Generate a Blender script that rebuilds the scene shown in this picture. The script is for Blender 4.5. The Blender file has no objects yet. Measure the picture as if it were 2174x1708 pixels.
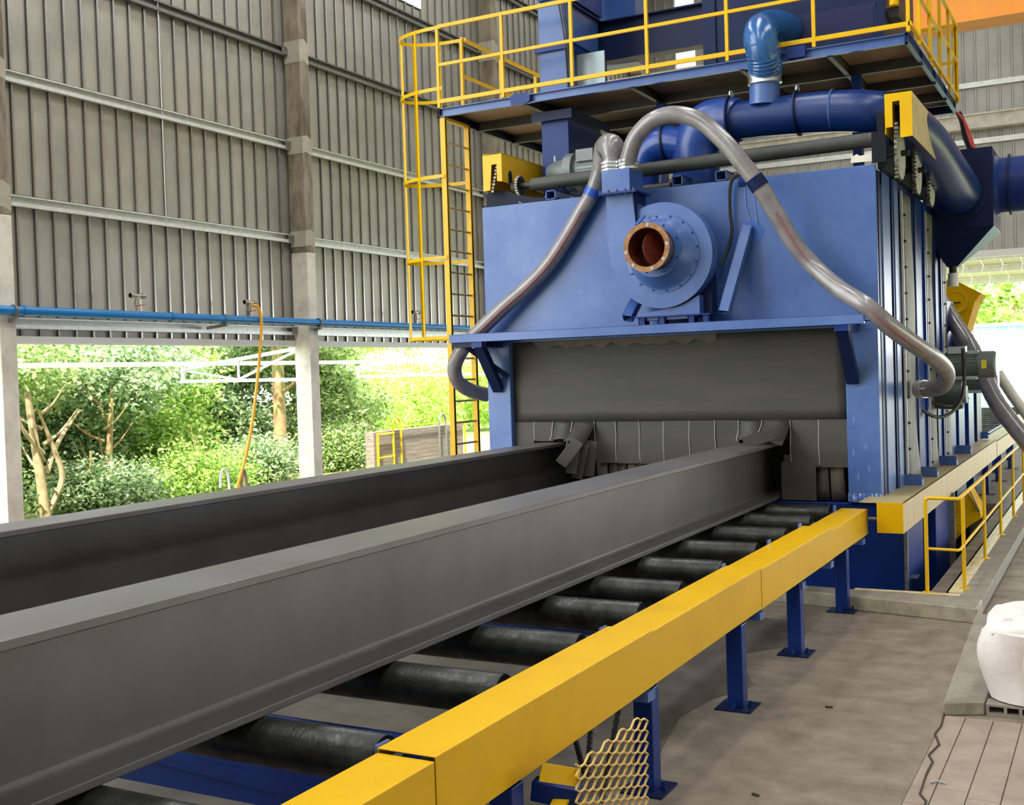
import bpy, bmesh, math, random
import numpy as np
from mathutils import Vector, Matrix

random.seed(7)
rng = np.random.default_rng(11)
scn = bpy.context.scene
col = scn.collection

# ------------------------------------------------------------------ camera, sky, sun, lights, exposure
cam_d = bpy.data.cameras.new('camera')
cam = bpy.data.objects.new('camera', cam_d)
col.objects.link(cam)
cam_d.sensor_fit = 'HORIZONTAL'
cam_d.sensor_width = 36.0
cam_d.lens = 40.0355
cam_d.clip_start = 0.1
cam_d.clip_end = 400
cam.matrix_world = Matrix([[0.88079, 0.016125, 0.473233, 0.0], [0.472431, 0.037425, -0.880573, 0.0], [-0.03191, 0.999169, 0.025345, 2.6], [0.0, 0.0, 0.0, 1.0]])
scn.camera = cam

world = bpy.data.worlds.new('overcast_sky')
scn.world = world
world.use_nodes = True
bg = world.node_tree.nodes['Background']
bg.inputs[0].default_value = (0.93, 0.97, 1.0, 1)
bg.inputs[1].default_value = 6.0

sun_d = bpy.data.lights.new('sun', 'SUN')
sun_d.energy = 17.0
sun_d.angle = 0.03
sun_d.color = (1.0, 0.95, 0.85)
sun = bpy.data.objects.new('sun', sun_d)
col.objects.link(sun)
sun.rotation_euler = (math.radians(30), math.radians(12), 0)

def area(name, loc, rot, sx, sy, power, color=(1, 1, 1)):
    d = bpy.data.lights.new(name, 'AREA')
    d.shape = 'RECTANGLE'; d.size = sx; d.size_y = sy; d.energy = power; d.color = color
    o = bpy.data.objects.new(name, d); col.objects.link(o)
    o.location = loc; o.rotation_euler = rot
    return o
# daylight through the rows of skylights in the hall roof
for sxx in (-11.5, -5.0, 1.5):
    for syy in (2.0, 17.0):
        area('roof_skylight_light', (sxx, syy, 15.6), (0, 0, 0), 1.4, 12.0, 400, (1.0, 0.985, 0.95))

scn.view_settings.view_transform = 'Standard'
scn.view_settings.look = 'None'
scn.view_settings.exposure = 0.12
scn.view_settings.gamma = 1.0
scn.view_settings.use_curve_mapping = False

# ------------------------------------------------------------------ helpers
def lin(c):
    return tuple(((v / 255 / 12.92) if v / 255 <= 0.04045 else ((v / 255 + 0.055) / 1.055) ** 2.4) for v in c)

def mat(name, rgb, rough=0.5, metal=0.0, rgb2=None, nscale=4.0, detail=4.0, lo=0.4, hi=0.7, bump=0.0, bscale=60.0, stretch=None,
        spec=0.5, trans=0.0, rvar=0.0):
    """paint / concrete / steel: base colour blended to a second colour by noise, with fine relief"""
    m = bpy.data.materials.new(name); m.use_nodes = True
    nt = m.node_tree; n = nt.nodes; b = n['Principled BSDF']
    b.inputs['Roughness'].default_value = rough
    b.inputs['Metallic'].default_value = metal
    b.inputs['Specular IOR Level'].default_value = spec
    b.inputs['Transmission Weight'].default_value = trans
    c1 = lin(rgb); b.inputs['Base Color'].default_value = (*c1, 1)
    tc = n.new('ShaderNodeTexCoord'); src = tc.outputs['Object']
    if stretch:
        mp = n.new('ShaderNodeMapping'); mp.inputs['Scale'].default_value = stretch
        nt.links.new(src, mp.inputs[0]); src = mp.outputs[0]
    if rgb2:
        nz = n.new('ShaderNodeTexNoise'); nz.inputs['Scale'].default_value = nscale; nz.inputs['Detail'].default_value = detail
        nz.inputs['Roughness'].default_value = 0.62
        nt.links.new(src, nz.inputs['Vector'])
        r = n.new('ShaderNodeValToRGB')
        r.color_ramp.elements[0].position = lo; r.color_ramp.elements[1].position = hi
        r.color_ramp.elements[0].color = (*c1, 1); r.color_ramp.elements[1].color = (*lin(rgb2), 1)
        nt.links.new(nz.outputs['Fac'], r.inputs[0]); nt.links.new(r.outputs[0], b.inputs['Base Color'])
        if rvar:
            mr = n.new('ShaderNodeMapRange'); mr.inputs[3].default_value = rough - rvar; mr.inputs[4].default_value = rough + rvar
            mr.inputs[1].default_value = 0.3; mr.inputs[2].default_value = 0.7
            nt.links.new(nz.outputs['Fac'], mr.inputs[0]); nt.links.new(mr.outputs[0], b.inputs['Roughness'])
    if bump:
        nb = n.new('ShaderNodeTexNoise'); nb.inputs['Scale'].default_value = bscale; nb.inputs['Detail'].default_value = 3
        nt.links.new(src, nb.inputs['Vector'])
        bp = n.new('ShaderNodeBump'); bp.inputs['Strength'].default_value = bump; bp.inputs['Distance'].default_value = 0.02
        nt.links.new(nb.outputs['Fac'], bp.inputs['Height']); nt.links.new(bp.outputs[0], b.inputs['Normal'])
    return m

def ribbed(name, rgb, axis, rough=0.38, metal=0.5):
    """sheet steel with fine rolled striations across one axis"""
    m = mat(name, rgb, rough, metal, rgb2=tuple(int(v * .88) for v in rgb), nscale=0.8)
    nt = m.node_tree; n = nt.nodes
    w = n.new('ShaderNodeTexWave'); w.bands_direction = axis; w.inputs['Scale'].default_value = 14.0; w.inputs['Distortion'].default_value = 0.0
    tc = n.new('ShaderNodeTexCoord'); nt.links.new(tc.outputs['Object'], w.inputs[0])
    bp = n.new('ShaderNodeBump'); bp.inputs['Strength'].default_value = 0.16; bp.inputs['Distance'].default_value = 0.01
    nt.links.new(w.outputs['Fac'], bp.inputs['Height']); nt.links.new(bp.outputs[0], n['Principled BSDF'].inputs['Normal'])
    return m

def leafmat(name, rgb, rgb2, transl=0.5):
    m = bpy.data.materials.new(name); m.use_nodes = True
    nt = m.node_tree; n = nt.nodes; b = n['Principled BSDF']; out = n['Material Output']
    at = n.new('ShaderNodeAttribute'); at.attribute_name = 'tint'
    r = n.new('ShaderNodeValToRGB')
    r.color_ramp.elements[0].color = (*lin(rgb), 1); r.color_ramp.elements[1].color = (*lin(rgb2), 1)  # per-leaf tint up to near-white, sun highlights put into the colour
    nt.links.new(at.outputs['Fac'], r.inputs[0]); nt.links.new(r.outputs[0], b.inputs['Base Color'])
    b.inputs['Roughness'].default_value = 0.32
    t = n.new('ShaderNodeBsdfTranslucent'); nt.links.new(r.outputs[0], t.inputs[0])
    mx = n.new('ShaderNodeMixShader'); mx.inputs[0].default_value = transl
    nt.links.new(b.outputs[0], mx.inputs[1]); nt.links.new(t.outputs[0], mx.inputs[2]); nt.links.new(mx.outputs[0], out.inputs[0])
    return m

class MB:
    def __init__(s): s.v = []; s.f = []; s.sm = []
    def add(s, vs, fs, smooth=False):
        o = len(s.v); s.v += [tuple(p) for p in vs]
        for f in fs: s.f.append(tuple(i + o for i in f)); s.sm.append(smooth)
        return s
    def box(s, x0, x1, y0, y1, z0, z1):
        v = [(x, y, z) for x in (x0, x1) for y in (y0, y1) for z in (z0, z1)]
        return s.add(v, [(0, 1, 3, 2), (4, 6, 7, 5), (0, 4, 5, 1), (2, 3, 7, 6), (0, 2, 6, 4), (1, 5, 7, 3)])
    def bar(s, a, b, w, h=None, up=(0, 0, 1)):
        h = h or w; a = Vector(a); b = Vector(b); d = (b - a).normalized(); u = Vector(up)
        if abs(d.dot(u)) > .98: u = Vector((0, 1, 0))
        sd = d.cross(u).normalized(); u = sd.cross(d)
        v = [p + sd * (i * w / 2) + u * (j * h / 2) for p in (a, b) for i in (-1, 1) for j in (-1, 1)]
        return s.add(v, [(0, 1, 3, 2), (4, 6, 7, 5), (0, 4, 5, 1), (2, 3, 7, 6), (0, 2, 6, 4), (1, 5, 7, 3)])
    def hollow(s, a, b, w, h, t=0.01, up=(0, 0, 1)):
        """square tube with open ends"""
        a = Vector(a); b = Vector(b); d = (b - a).normalized(); u = Vector(up)
        if abs(d.dot(u)) > .98: u = Vector((0, 1, 0))
        sd = d.cross(u).normalized(); u = sd.cross(d)
        s.bar(a + u * (h - t) / 2, b + u * (h - t) / 2, w, t, u); s.bar(a - u * (h - t) / 2, b - u * (h - t) / 2, w, t, u)
        s.bar(a + sd * (w - t) / 2, b + sd * (w - t) / 2, t, h, u); s.bar(a - sd * (w - t) / 2, b - sd * (w - t) / 2, t, h, u)
        return s
    def lathe(s, a, axis, prof, n=32, cap0=True, cap1=True, arc=None):
        a = Vector(a); d = Vector(axis).normalized()
        u = Vector((0, 0, 1)) if abs(d.z) < .9 else Vector((1, 0, 0))
        x = d.cross(u).normalized(); y = x.cross(d)
        vs = []
        for t, r in prof:
            for k in range(n):
                an = 2 * math.pi * k / n
                vs.append(a + d * t + x * (r * math.cos(an)) + y * (r * math.sin(an)))
        fs = []
        for i in range(len(prof) - 1):
            for k in range(n):
                fs.append((i * n + k, i * n + (k + 1) % n, (i + 1) * n + (k + 1) % n, (i + 1) * n + k))
        s.add(vs, fs, True)
        o = len(s.v) - len(vs)
        if cap0: s.f.append(tuple(o + k for k in range(n - 1, -1, -1))); s.sm.append(False)
        if cap1: s.f.append(tuple(o + (len(prof) - 1) * n + k for k in range(n))); s.sm.append(False)
        return s
    def cyl(s, a, b, r, r2=None, n=24, caps=True):
        a = Vector(a); b = Vector(b)
        return s.lathe(a, b - a, [(0, r), ((b - a).length, r if r2 is None else r2)], n, caps, caps)
    def tube(s, pts, r, n=12, caps=True, spline=0, ridges=0.0, closed=False):
        """round tube along a path; spline = points per span, ridges = depth of hose corrugation, r may be a list"""
        pts = [Vector(p) for p in pts]
        rr = list(r) if isinstance(r, (list, tuple)) else [r] * len(pts)
        if spline:
            q = []; qr = []
            for i in range(len(pts) - 1):
                p0 = pts[max(i - 1, 0)]; p1 = pts[i]; p2 = pts[i + 1]; p3 = pts[min(i + 2, len(pts) - 1)]
                for k in range(spline):
                    t = k / spline
                    q.append(.5 * ((2 * p1) + (p2 - p0) * t + (2 * p0 - 5 * p1 + 4 * p2 - p3) * t * t + (3 * p1 - p0 - 3 * p2 + p3) * t ** 3))
                    qr.append(rr[i] * (1 - t) + rr[i + 1] * t)
            q.append(pts[-1]); qr.append(rr[-1]); pts = q; rr = qr
        m = len(pts); up = None; vs = []
        for i, p in enumerate(pts):
            d = (pts[min(i + 1, m - 1)] - pts[max(i - 1, 0)]).normalized()
            if closed: d = (pts[(i + 1) % m] - pts[i - 1]).normalized()
            if up is None:
                up = Vector((0, 0, 1)) if abs(d.z) < .9 else Vector((0, 1, 0))
            sd = d.cross(up).normalized(); up = sd.cross(d).normalized()
            ri = rr[i] + (ridges if i % 2 else 0)
            for k in range(n):
                an = 2 * math.pi * k / n
                vs.append(p + sd * (ri * math.cos(an)) + up * (ri * math.sin(an)))
        fs = []
        for i in range(m if closed else m - 1):
            j = (i + 1) % m
            for k in range(n):
                fs.append((i * n + k, j * n + k, j * n + (k + 1) % n, i * n + (k + 1) % n))
        s.add(vs, fs, True)
        if caps and not closed:
            o = len(s.v) - len(vs)
            s.f.append(tuple(o + k for k in range(n))); s.sm.append(False)
            s.f.append(tuple(o + (m - 1) * n + k for k in range(n - 1, -1, -1))); s.sm.append(False)
        return s
    def prism(s, poly, axis, lo, hi):
        """poly: 2D outline in the two other axes (x: (y,z), y: (x,z), z: (x,y))"""
        def mk(p, t): return {'x': (t, p[0], p[1]), 'y': (p[0], t, p[1]), 'z': (p[0], p[1], t)}[axis]
        n = len(poly); v = [mk(p, lo) for p in poly] + [mk(p, hi) for p in poly]
        return s.add(v, [tuple(range(n)), tuple(range(2 * n - 1, n - 1, -1))] + [(i, i + n, (i + 1) % n + n, (i + 1) % n) for i in range(n)])
    def sheet(s, rows, smooth=True):
        n = len(rows[0]); v = [p for r in rows for p in r]
        return s.add(v, [(i * n + k, i * n + k + 1, (i + 1) * n + k + 1, (i + 1) * n + k) for i in range(len(rows) - 1) for k in range(n - 1)], smooth)
    def build(s, name, m, parent=None, kind=None, label=None, thick=0.0, bevel=0.0):
        o0 = Vector((0, 0, 0))
        if parent is not None: o0 = ROOT.get(parent.name, o0)
        else:
            a = np.array(s.v); o0 = Vector(((a[:, 0].min() + a[:, 0].max()) / 2, (a[:, 1].min() + a[:, 1].max()) / 2, a[:, 2].min()))
        me = bpy.data.meshes.new(name)
        me.from_pydata([(p[0] - o0.x, p[1] - o0.y, p[2] - o0.z) for p in s.v], [], s.f)
        me.polygons.foreach_set('use_smooth', s.sm)
        bmm = bmesh.new(); bmm.from_mesh(me); bmesh.ops.recalc_face_normals(bmm, faces=bmm.faces); bmm.to_mesh(me); bmm.free()
        if any(s.sm): me.set_sharp_from_angle(angle=math.radians(38))
        me.materials.append(m)
        o = bpy.data.objects.new(name, me); col.objects.link(o)
        if parent is not None: o.parent = parent
        else: o.location = o0
        ROOT[o.name] = o0
        if kind: o['kind'] = kind
        if label: o['label'] = label
        if thick:
            md = o.modifiers.new('thickness', 'SOLIDIFY'); md.thickness = thick; md.offset = 0
        if bevel:
            md = o.modifiers.new('edge', 'BEVEL'); md.width = bevel; md.segments = 2; md.limit_method = 'ANGLE'
        return o

ROOT = {}
def tag(o, label, cat, group=None):
    o['label'] = label; o['category'] = cat
    if group: o['group'] = group
    return o
def thing(name, label, cat, loc, group=None):
    o = bpy.data.objects.new(name, None); col.objects.link(o); o.location = loc
    o.empty_display_size = .2
    ROOT[o.name] = Vector(loc)
    return tag(o, label, cat, group)
def struct(name, loc=(0, 0, 0)):
    o = bpy.data.objects.new(name, None); col.objects.link(o); o.location = loc; o['kind'] = 'structure'
    ROOT[o.name] = Vector(loc)
    return o
def add3(a, b): return (a[0] + b[0], a[1] + b[1], a[2] + b[2])
def lerp(a, b, t): return tuple(a[i] + (b[i] - a[i]) * t for i in range(3))

# ------------------------------------------------------------------ materials
BLUE = mat('blue_enamel', (52, 86, 152), 0.32, 0.0, rgb2=(88, 116, 172), nscale=.7, detail=7, lo=.38, hi=.68, bump=.03, bscale=25)
BLUED = mat('dark_blue_enamel', (14, 44, 114), 0.35, 0.0, rgb2=(20, 50, 122), nscale=1.6, bump=.03, bscale=25, spec=.25)
NAVY = mat('navy_enamel', (16, 30, 68), 0.4, 0.0, rgb2=(22, 36, 76), nscale=2, bump=.03, bscale=30, spec=.2)
YEL = mat('yellow_enamel', (226, 180, 0), 0.32, 0.0, rgb2=(218, 170, 2), nscale=2.2, lo=.4, hi=.7, bump=.04, bscale=18, spec=.3)
YELD = mat('dusty_yellow_enamel', (196, 176, 118), 0.42, 0.0, rgb2=(168, 150, 112), nscale=3, stretch=(6, 6, .7), lo=.42, hi=.68)
YELT = mat('worn_yellow_sheet', (220, 172, 0), 0.36, 0.0, rgb2=(208, 160, 14), nscale=2.2, lo=.48, hi=.75, bump=.05, bscale=14, spec=.22)
STEEL = mat('shot_blasted_steel', (104, 102, 102), 0.4, 0.3, rgb2=(86, 83, 81), nscale=1.2, lo=.35, hi=.8, bump=.03, bscale=220)
ROLL = mat('grimy_roller_steel', (62, 64, 62), 0.33, 0.4, rgb2=(26, 26, 24), nscale=7, lo=.35, hi=.62, bump=.12, bscale=40, rvar=.12)
DARK = mat('black_rubber', (44, 44, 42), 0.55, 0.0, rgb2=(58, 56, 50), nscale=3)
RUB = mat('grey_rubber_sheet', (62, 61, 56), 0.62, 0.0, rgb2=(72, 68, 60), nscale=2.2, bump=.04, bscale=40, stretch=(.5, 1, 2.5))
RUBB = mat('brown_rubber_strip', (104, 90, 78), 0.65, 0.0, rgb2=(84, 78, 70), nscale=5)
RUBS = mat('seal_rubber', (98, 96, 86), 0.55, 0.0, rgb2=(78, 74, 63), nscale=4, bump=.05, bscale=20)
PALEG = mat('pale_grey', (176, 174, 168), 0.6)
CHROME = mat('bright_clamp_steel', (222, 222, 222), 0.3, 0.55)
GALV = mat('galvanised_steel', (224, 226, 222), 0.4, 0.4, rgb2=(204, 206, 202), nscale=9, bump=.04, bscale=90)
GALVD = mat('dull_galvanised_steel', (130, 130, 126), 0.5, 0.5, rgb2=(108, 108, 104), nscale=14, bump=.06, bscale=120)
HOSE = mat('clear_grey_hose', (146, 141, 144), 0.22, 0.0, rgb2=(122, 116, 118), nscale=5, spec=.8, trans=.15)
HOSEB = mat('pale_hose', (206, 202, 190), 0.4, 0.0, rgb2=(188, 182, 168), nscale=5)
STRIPE = mat('hose_red_stripe', (140, 92, 92), 0.45)
GREYM = mat('grey_motor_paint', (112, 120, 120), 0.4, 0.1, rgb2=(96, 104, 104), nscale=6)
LGREY = mat('pale_machine_grey', (176, 184, 188), 0.4, 0.2)
BLACK = mat('black_plastic', (24, 24, 25), 0.5)
CHAIN = mat('oily_chain_steel', (128, 122, 112), 0.4, 0.8, rgb2=(66, 60, 54), nscale=30)
DISC = mat('dusty_steel_disc', (196, 200, 198), 0.5, 0.3, rgb2=(160, 160, 156), nscale=8)
SHAFT = mat('dark_grey_shaft_tube', (62, 64, 62), 0.5, 0.2, rgb2=(52, 52, 50), nscale=8)
RUST = mat('rusted_bare_flange', (156, 112, 66), 0.55, 0.3, rgb2=(120, 76, 48), nscale=12, bump=.08, bscale=60)
RUSTIN = mat('red_oxide_inside', (118, 52, 34), 0.5, 0.1, rgb2=(86, 34, 26), nscale=6)
PRIMER = mat('brown_primer_plywood', (176, 146, 118), 0.6, 0.0, rgb2=(150, 122, 98), nscale=2)
JOISTM = mat('dark_joist_paint', (50, 44, 40), 0.5, 0.0, rgb2=(64, 56, 50), nscale=3)
FLEX = mat('glossy_blue_flex_duct', (30, 84, 146), 0.22, 0.0, rgb2=(44, 98, 160), nscale=3, spec=.7)
TAPE = mat('silver_foil_tape', (206, 208, 206), 0.28, 0.9, bump=.4, bscale=50)
BTAPE = mat('blue_tape', (40, 84, 176), 0.25)
ORANGE = mat('orange_crane_paint', (236, 150, 28), 0.4, 0.0, rgb2=(228, 140, 34), nscale=1)
CONC = mat('grey_floor_concrete', (144, 131, 116), 0.5, 0.0, rgb2=(100, 90, 80), nscale=3.2, detail=12, lo=.36, hi=.72, bump=.06, bscale=30, rvar=.08)
CONCL = mat('pale_kerb_concrete', (176, 168, 146), 0.8, 0.0, rgb2=(140, 134, 120), nscale=5, detail=6, lo=.42, hi=.66, bump=.1, bscale=30)
CONCT = mat('grey_kerb_top_concrete', (146, 138, 126), 0.75, 0.0, rgb2=(122, 114, 103), nscale=5, detail=7, bump=.1, bscale=40)
PLANK = mat('worn_paving_plank', (158, 142, 128), 0.75, 0.0, rgb2=(136, 122, 110), nscale=4, detail=8, bump=.12, bscale=35)
DIRT = mat('joint_dirt', (64, 56, 50), 0.9)
JOINT = mat('dusty_joint', (104, 94, 82), 0.9, 0.0, rgb2=(70, 62, 54), nscale=9)
COLB = mat('painted_column_base', (224, 216, 204), 0.6, 0.0, rgb2=(190, 184, 174), nscale=3)
COLS = mat('stained_column_concrete', (150, 140, 122), 0.8, 0.0, rgb2=(98, 86, 70), nscale=3.2, detail=8, lo=.38, hi=.62, stretch=(1, 1, .35), bump=.08)
PATCH = mat('mortar_patch', (172, 166, 150), 0.8, 0.0, rgb2=(160, 152, 136), nscale=5)
SHEETY = ribbed('galvalume_sheet_left', (178, 172, 162), 'Y', .45, .42)
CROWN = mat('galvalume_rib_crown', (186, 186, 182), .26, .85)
FLANK = mat('galvalume_flank_shade', (104, 100, 95), .4, .5)  # darker copy of the sheet steel, shade painted onto the rib sides
SHEETX = ribbed('galvalume_sheet_back', (176, 172, 166), 'X', .45, .25)
ROOFM = mat('roof_sheet', (150, 150, 146), 0.6)
WHITE = mat('white_painted_steel', (226, 228, 226), 0.5)
BPIPE = mat('blue_air_pipe', (22, 116, 184), 0.25, 0.0, rgb2=(26, 122, 190), nscale=2)
BRASS = mat('nickel_valve', (190, 184, 172), 0.25, 0.9)
REDP = mat('red_handle', (176, 38, 34), 0.4)
YHOSE = mat('yellow_air_hose', (238, 172, 44), 0.4)
BARK = mat('pale_bark', (176, 158, 120), 0.8, 0.0, rgb2=(120, 104, 76), nscale=6, detail=8, stretch=(1, 1, .4), bump=.2, bscale=20)
BARKD = mat('mossy_bark', (150, 146, 92), 0.8, 0.0, rgb2=(158, 116, 86), nscale=2.2, detail=8, lo=.42, hi=.6, bump=.2, bscale=20)
GROUND = mat('grassy_earth', (140, 146, 90), 0.9, 0.0, rgb2=(92, 96, 54), nscale=2)
PLYW = mat('weathered_form_board', (140, 128, 116), 0.8, 0.0, rgb2=(98, 88, 80), nscale=4, stretch=(1, .3, 6), bump=.1)
SACK = mat('white_woven_sack', (226, 220, 216), 0.75, 0.0, rgb2=(206, 194, 190), nscale=3.5, lo=.5, hi=.75, bump=.15, bscale=14)
SEAM = mat('sack_seam_tape', (204, 194, 190), 0.8)
CYAN = mat('turquoise_sheet', (150, 214, 216), 0.5, 0.0, rgb2=(190, 226, 226), nscale=.5, stretch=(1, 1, .1))
CANOPY = mat('pale_canopy_sheet', (206, 198, 190), 0.6)
REDW = mat('red_plastic_wrap', (226, 84, 80), 0.35)
PAINT = mat('yellow_painted_kerb_steel', (220, 190, 110), 0.3, 0.0, rgb2=(232, 222, 190), nscale=6, lo=.4, hi=.6)
TRANSL = bpy.data.materials.new('translucent_roof_light'); TRANSL.use_nodes = True
_n = TRANSL.node_tree.nodes; _t = _n.new('ShaderNodeBsdfTranslucent'); _t.inputs[0].default_value = (.5, .51, .52, 1)
TRANSL.node_tree.links.new(_t.outputs[0], _n['Material Output'].inputs[0])
LEAF1 = leafmat('mid_green_leaves', (92, 130, 58), (210, 226, 156))
LEAF2 = leafmat('fresh_green_leaves', (112, 164, 66), (226, 240, 150), .55)
LEAF3 = leafmat('deep_green_leaves', (70, 110, 60), (200, 218, 168), .4)
LEAF4 = leafmat('feathery_yellow_green_leaves', (132, 186, 66), (226, 240, 140), .55)

# ------------------------------------------------------------------ the setting: floor, pit, kerbs
fl = struct('floor')
fb = MB()
fb.box(-15.3, -1.31, -6, 12.1, -.3, 0); fb.box(-1.31, 9, -6, 45, -.3, 0)
fb.box(-15.3, -9.2, 12.1, 45, -1.6, 0); fb.box(-9.2, -1.31, 22.0, 45, -1.6, 0); fb.box(-1.95, -1.31, 12.1, 22, -1.5, 0)
fb.box(-9.2, -1.31, 12.1, 22, -1.6, -1.5)
fb.box(-9.2, -1.95, 12.1, 12.42, -1.5, 0)
fb.build('concrete_slab', CONC, fl)
# paving planks at lower right, each its own strip with open joints
dj = MB(); dj.box(-1.19, 1.0, 3.0, 8.72, 0.0, 0.004); dj.build('joint_bed', JOINT, fl)
xk = -1.185
for k in range(11):
    w = .187 if k else .142
    y0 = 3.0
    cuts = [3.0, 5.2 + .13 * ((k * 5) % 3), 6.9 + .1 * ((k * 7) % 4), 8.72]
    for a, b in zip(cuts[:-1], cuts[1:]):
        p = MB(); p.box(xk + .003, xk + w - .003, a + .003, b - .003, 0.0, .012 + .003 * ((k * 3) % 3)); p.build('plank', PLANK, fl, bevel=.003)
    xk += w
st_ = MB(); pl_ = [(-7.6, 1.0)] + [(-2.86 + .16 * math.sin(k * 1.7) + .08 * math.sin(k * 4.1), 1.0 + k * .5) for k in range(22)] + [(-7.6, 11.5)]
st_.prism(pl_, 'z', 0, .003); st_.build('painted_floor_shade', mat('shaded_floor_concrete', (98, 89, 79), .6, 0.0, rgb2=(68, 62, 56), nscale=2.5, detail=8, bump=.05, bscale=30), fl)  # shade under the conveyor, put in as a dark sheet on the floor
# the crack along the planks
ck = MB(); pts = [(-1.200, 8.823, 0.000), (-1.175, 8.437, -0.000), (-1.189, 8.239, 0.000), (-1.131, 8.016, 0.000), (-1.164, 7.779, 0.000), (-1.122, 7.650, 0.000), (-1.125, 7.390, 0.000), (-1.111, 7.052, 0.000), (-1.060, 6.944, 0.000), (-1.043, 6.546, 0.000)]
for a, b in zip(pts[:-1], pts[1:]): ck.bar((a[0], a[1], .010), (b[0], b[1], .010), .010 + .006 * random.random(), .022)
ck.build('crack', DIRT, fl)
kb = thing('pit_kerb', 'pale concrete kerb around the machine pit, yellow steel on its inner edge', 'kerb', (-1.5, 12.2, 0))
k1 = MB(); k1.prism([(-3.6, 12.36), (-1.30, 11.92), (-1.30, 12.10), (-1.30, 12.42), (-3.6, 12.62)], 'z', 0, .15); k1.build('front_kerb', CONCL, kb, bevel=.012)
k1 = MB(); k1.box(-1.66, -1.30, 12.42, 30, 0, .15); k1.build('side_kerb', CONCT, kb, bevel=.012)
k1 = MB(); k1.prism([(-3.58, 12.37), (-1.32, 11.94), (-1.32, 12.42), (-3.58, 12.6)], 'z', .15, .152); k1.build('kerb_top', CONCT, kb)
k1 = MB(); k1.box(-1.68, -1.53, 12.66, 30, .13, .158); k1.box(-1.68, -1.66, 12.66, 30, 0, .158); k1.box(-2.6, -1.53, 12.5, 12.58, .13, .158); k1.build('edge_angle', PAINT, kb)
k2 = thing('concrete_kerb', 'low grey concrete kerb running forward from the pit corner beside the white sack', 'kerb', (-1.1, 9.5, 0))
m_ = MB(); m_.prism([(-1.20, 8.74), (-.93, 8.86), (-.93, 11.9), (-1.31, 11.93)], 'z', 0, .10); m_.build('kerb_body', CONCL, k2, bevel=.01)
m_ = MB(); m_.prism([(-1.195, 8.75), (-.935, 8.87), (-.935, 11.88), (-1.30, 11.9)], 'z', .1, .102); m_.build('kerb_top', CONCT, k2)
# path slabs beyond the kerb
for k in range(6):
    p = MB(); p.box(-1.28, -.45, 12.2 + k * 2.4, 14.57 + k * 2.4, 0, .012); p.build('path_slab', CONC, fl, bevel=.004)
    p = MB(); p.box(-.43, 1.2, 12.2 + k * 2.4, 14.57 + k * 2.4, 0, .012); p.build('path_slab', CONC, fl, bevel=.004)
gr = MB(); gr.box(-90, -15.3, -30, 110, -.4, -.05); gr.box(-15.3, 60, 45, 130, -.4, -.05); gr.box(9, 60, -30, 45, -.4, -.05); gr.box(-15.3, 9, -40, -6, -.4, -.05); go = gr.build('outside_ground', GROUND); go['kind'] = 'structure'
go.name = 'floor_outside'

# ------------------------------------------------------------------ left wall: sheets one by one, purlins, sag rods
wl = struct('wall_left')
def rib_sheet(y0, n, z0, z1, pitch=.35, x=-15.06):
    rows = [[], []]
    for k in range(n):
        b = y0 + k * pitch
        for yy, dx in ((0, 0), (.27, 0), (.28, .038), (.318, .038), (.324, 0)):
            rows[0].append((x + dx, b + yy, z0)); rows[1].append((x + dx, b + yy, z1))
    rows[0].append((x, y0 + n * pitch, z0)); rows[1].append((x, y0 + n * pitch, z1))
    return MB().sheet(rows, False)
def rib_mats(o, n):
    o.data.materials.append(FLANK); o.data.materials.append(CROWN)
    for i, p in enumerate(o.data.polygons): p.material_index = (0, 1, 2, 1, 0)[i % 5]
sh0 = None
for k in range(29):
    m_ = rib_sheet(8.2 + k * 1.05, 3, 3.42, 11.6 if k == 14 else 16.2)
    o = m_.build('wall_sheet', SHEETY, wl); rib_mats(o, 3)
bays = [(7.2, 11.28), (11.56, 18.55), (18.85, 26.65), (26.98, 38.3)]
for z in (3.62, 5.5, 7.4, 9.3, 11.2, 13.1, 15.0):
    for a, b in bays:
        m_ = MB(); m_.box(-15.0, -14.995, a, b, z - .09, z + .09); m_.box(-15.0, -14.92, a, b, z + .084, z + .09); m_.box(-15.0, -14.92, a, b, z - .09, z - .084)
        m_.box(-14.925, -14.92, a, b, z - .09, z - .06); m_.box(-14.925, -14.92, a, b, z + .06, z + .09)
        m_.prism([(-14.92, z - .09), (-14.92, z - .03), (-14.915, z - .03), (-14.915, z - .09)], 'y', a, b)
        m_.build('purlin', GALV if z < 8 else GALVD, wl)
        m_ = MB(); m_.box(-14.93, -14.9, a, a + .16, z - .07, z + .07); m_.box(-14.93, -14.9, b - .16, b, z - .07, z + .07); m_.build('purlin_cleat', GALVD, wl)
for y, ms in ((15.05, WHITE), (22.7, GALVD), (32.6, GALVD)):
    m_ = MB(); m_.cyl((-14.95, y, 5.5), (-14.95, y, 15), .01, n=8); m_.build('sag_rod', ms, wl)
for a, b in bays:
    m_ = MB(); m_.box(-15.12, -14.98, a, b, 3.3, 3.42); m_.build('opening_trim', WHITE, wl)
for zz in (11.55,):
    m_ = MB(); m_.box(-15.06, -15.05, 22.92, 23.93, zz, 16.2); m_.build('roof_light_panel', TRANSL, wl)

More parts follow.
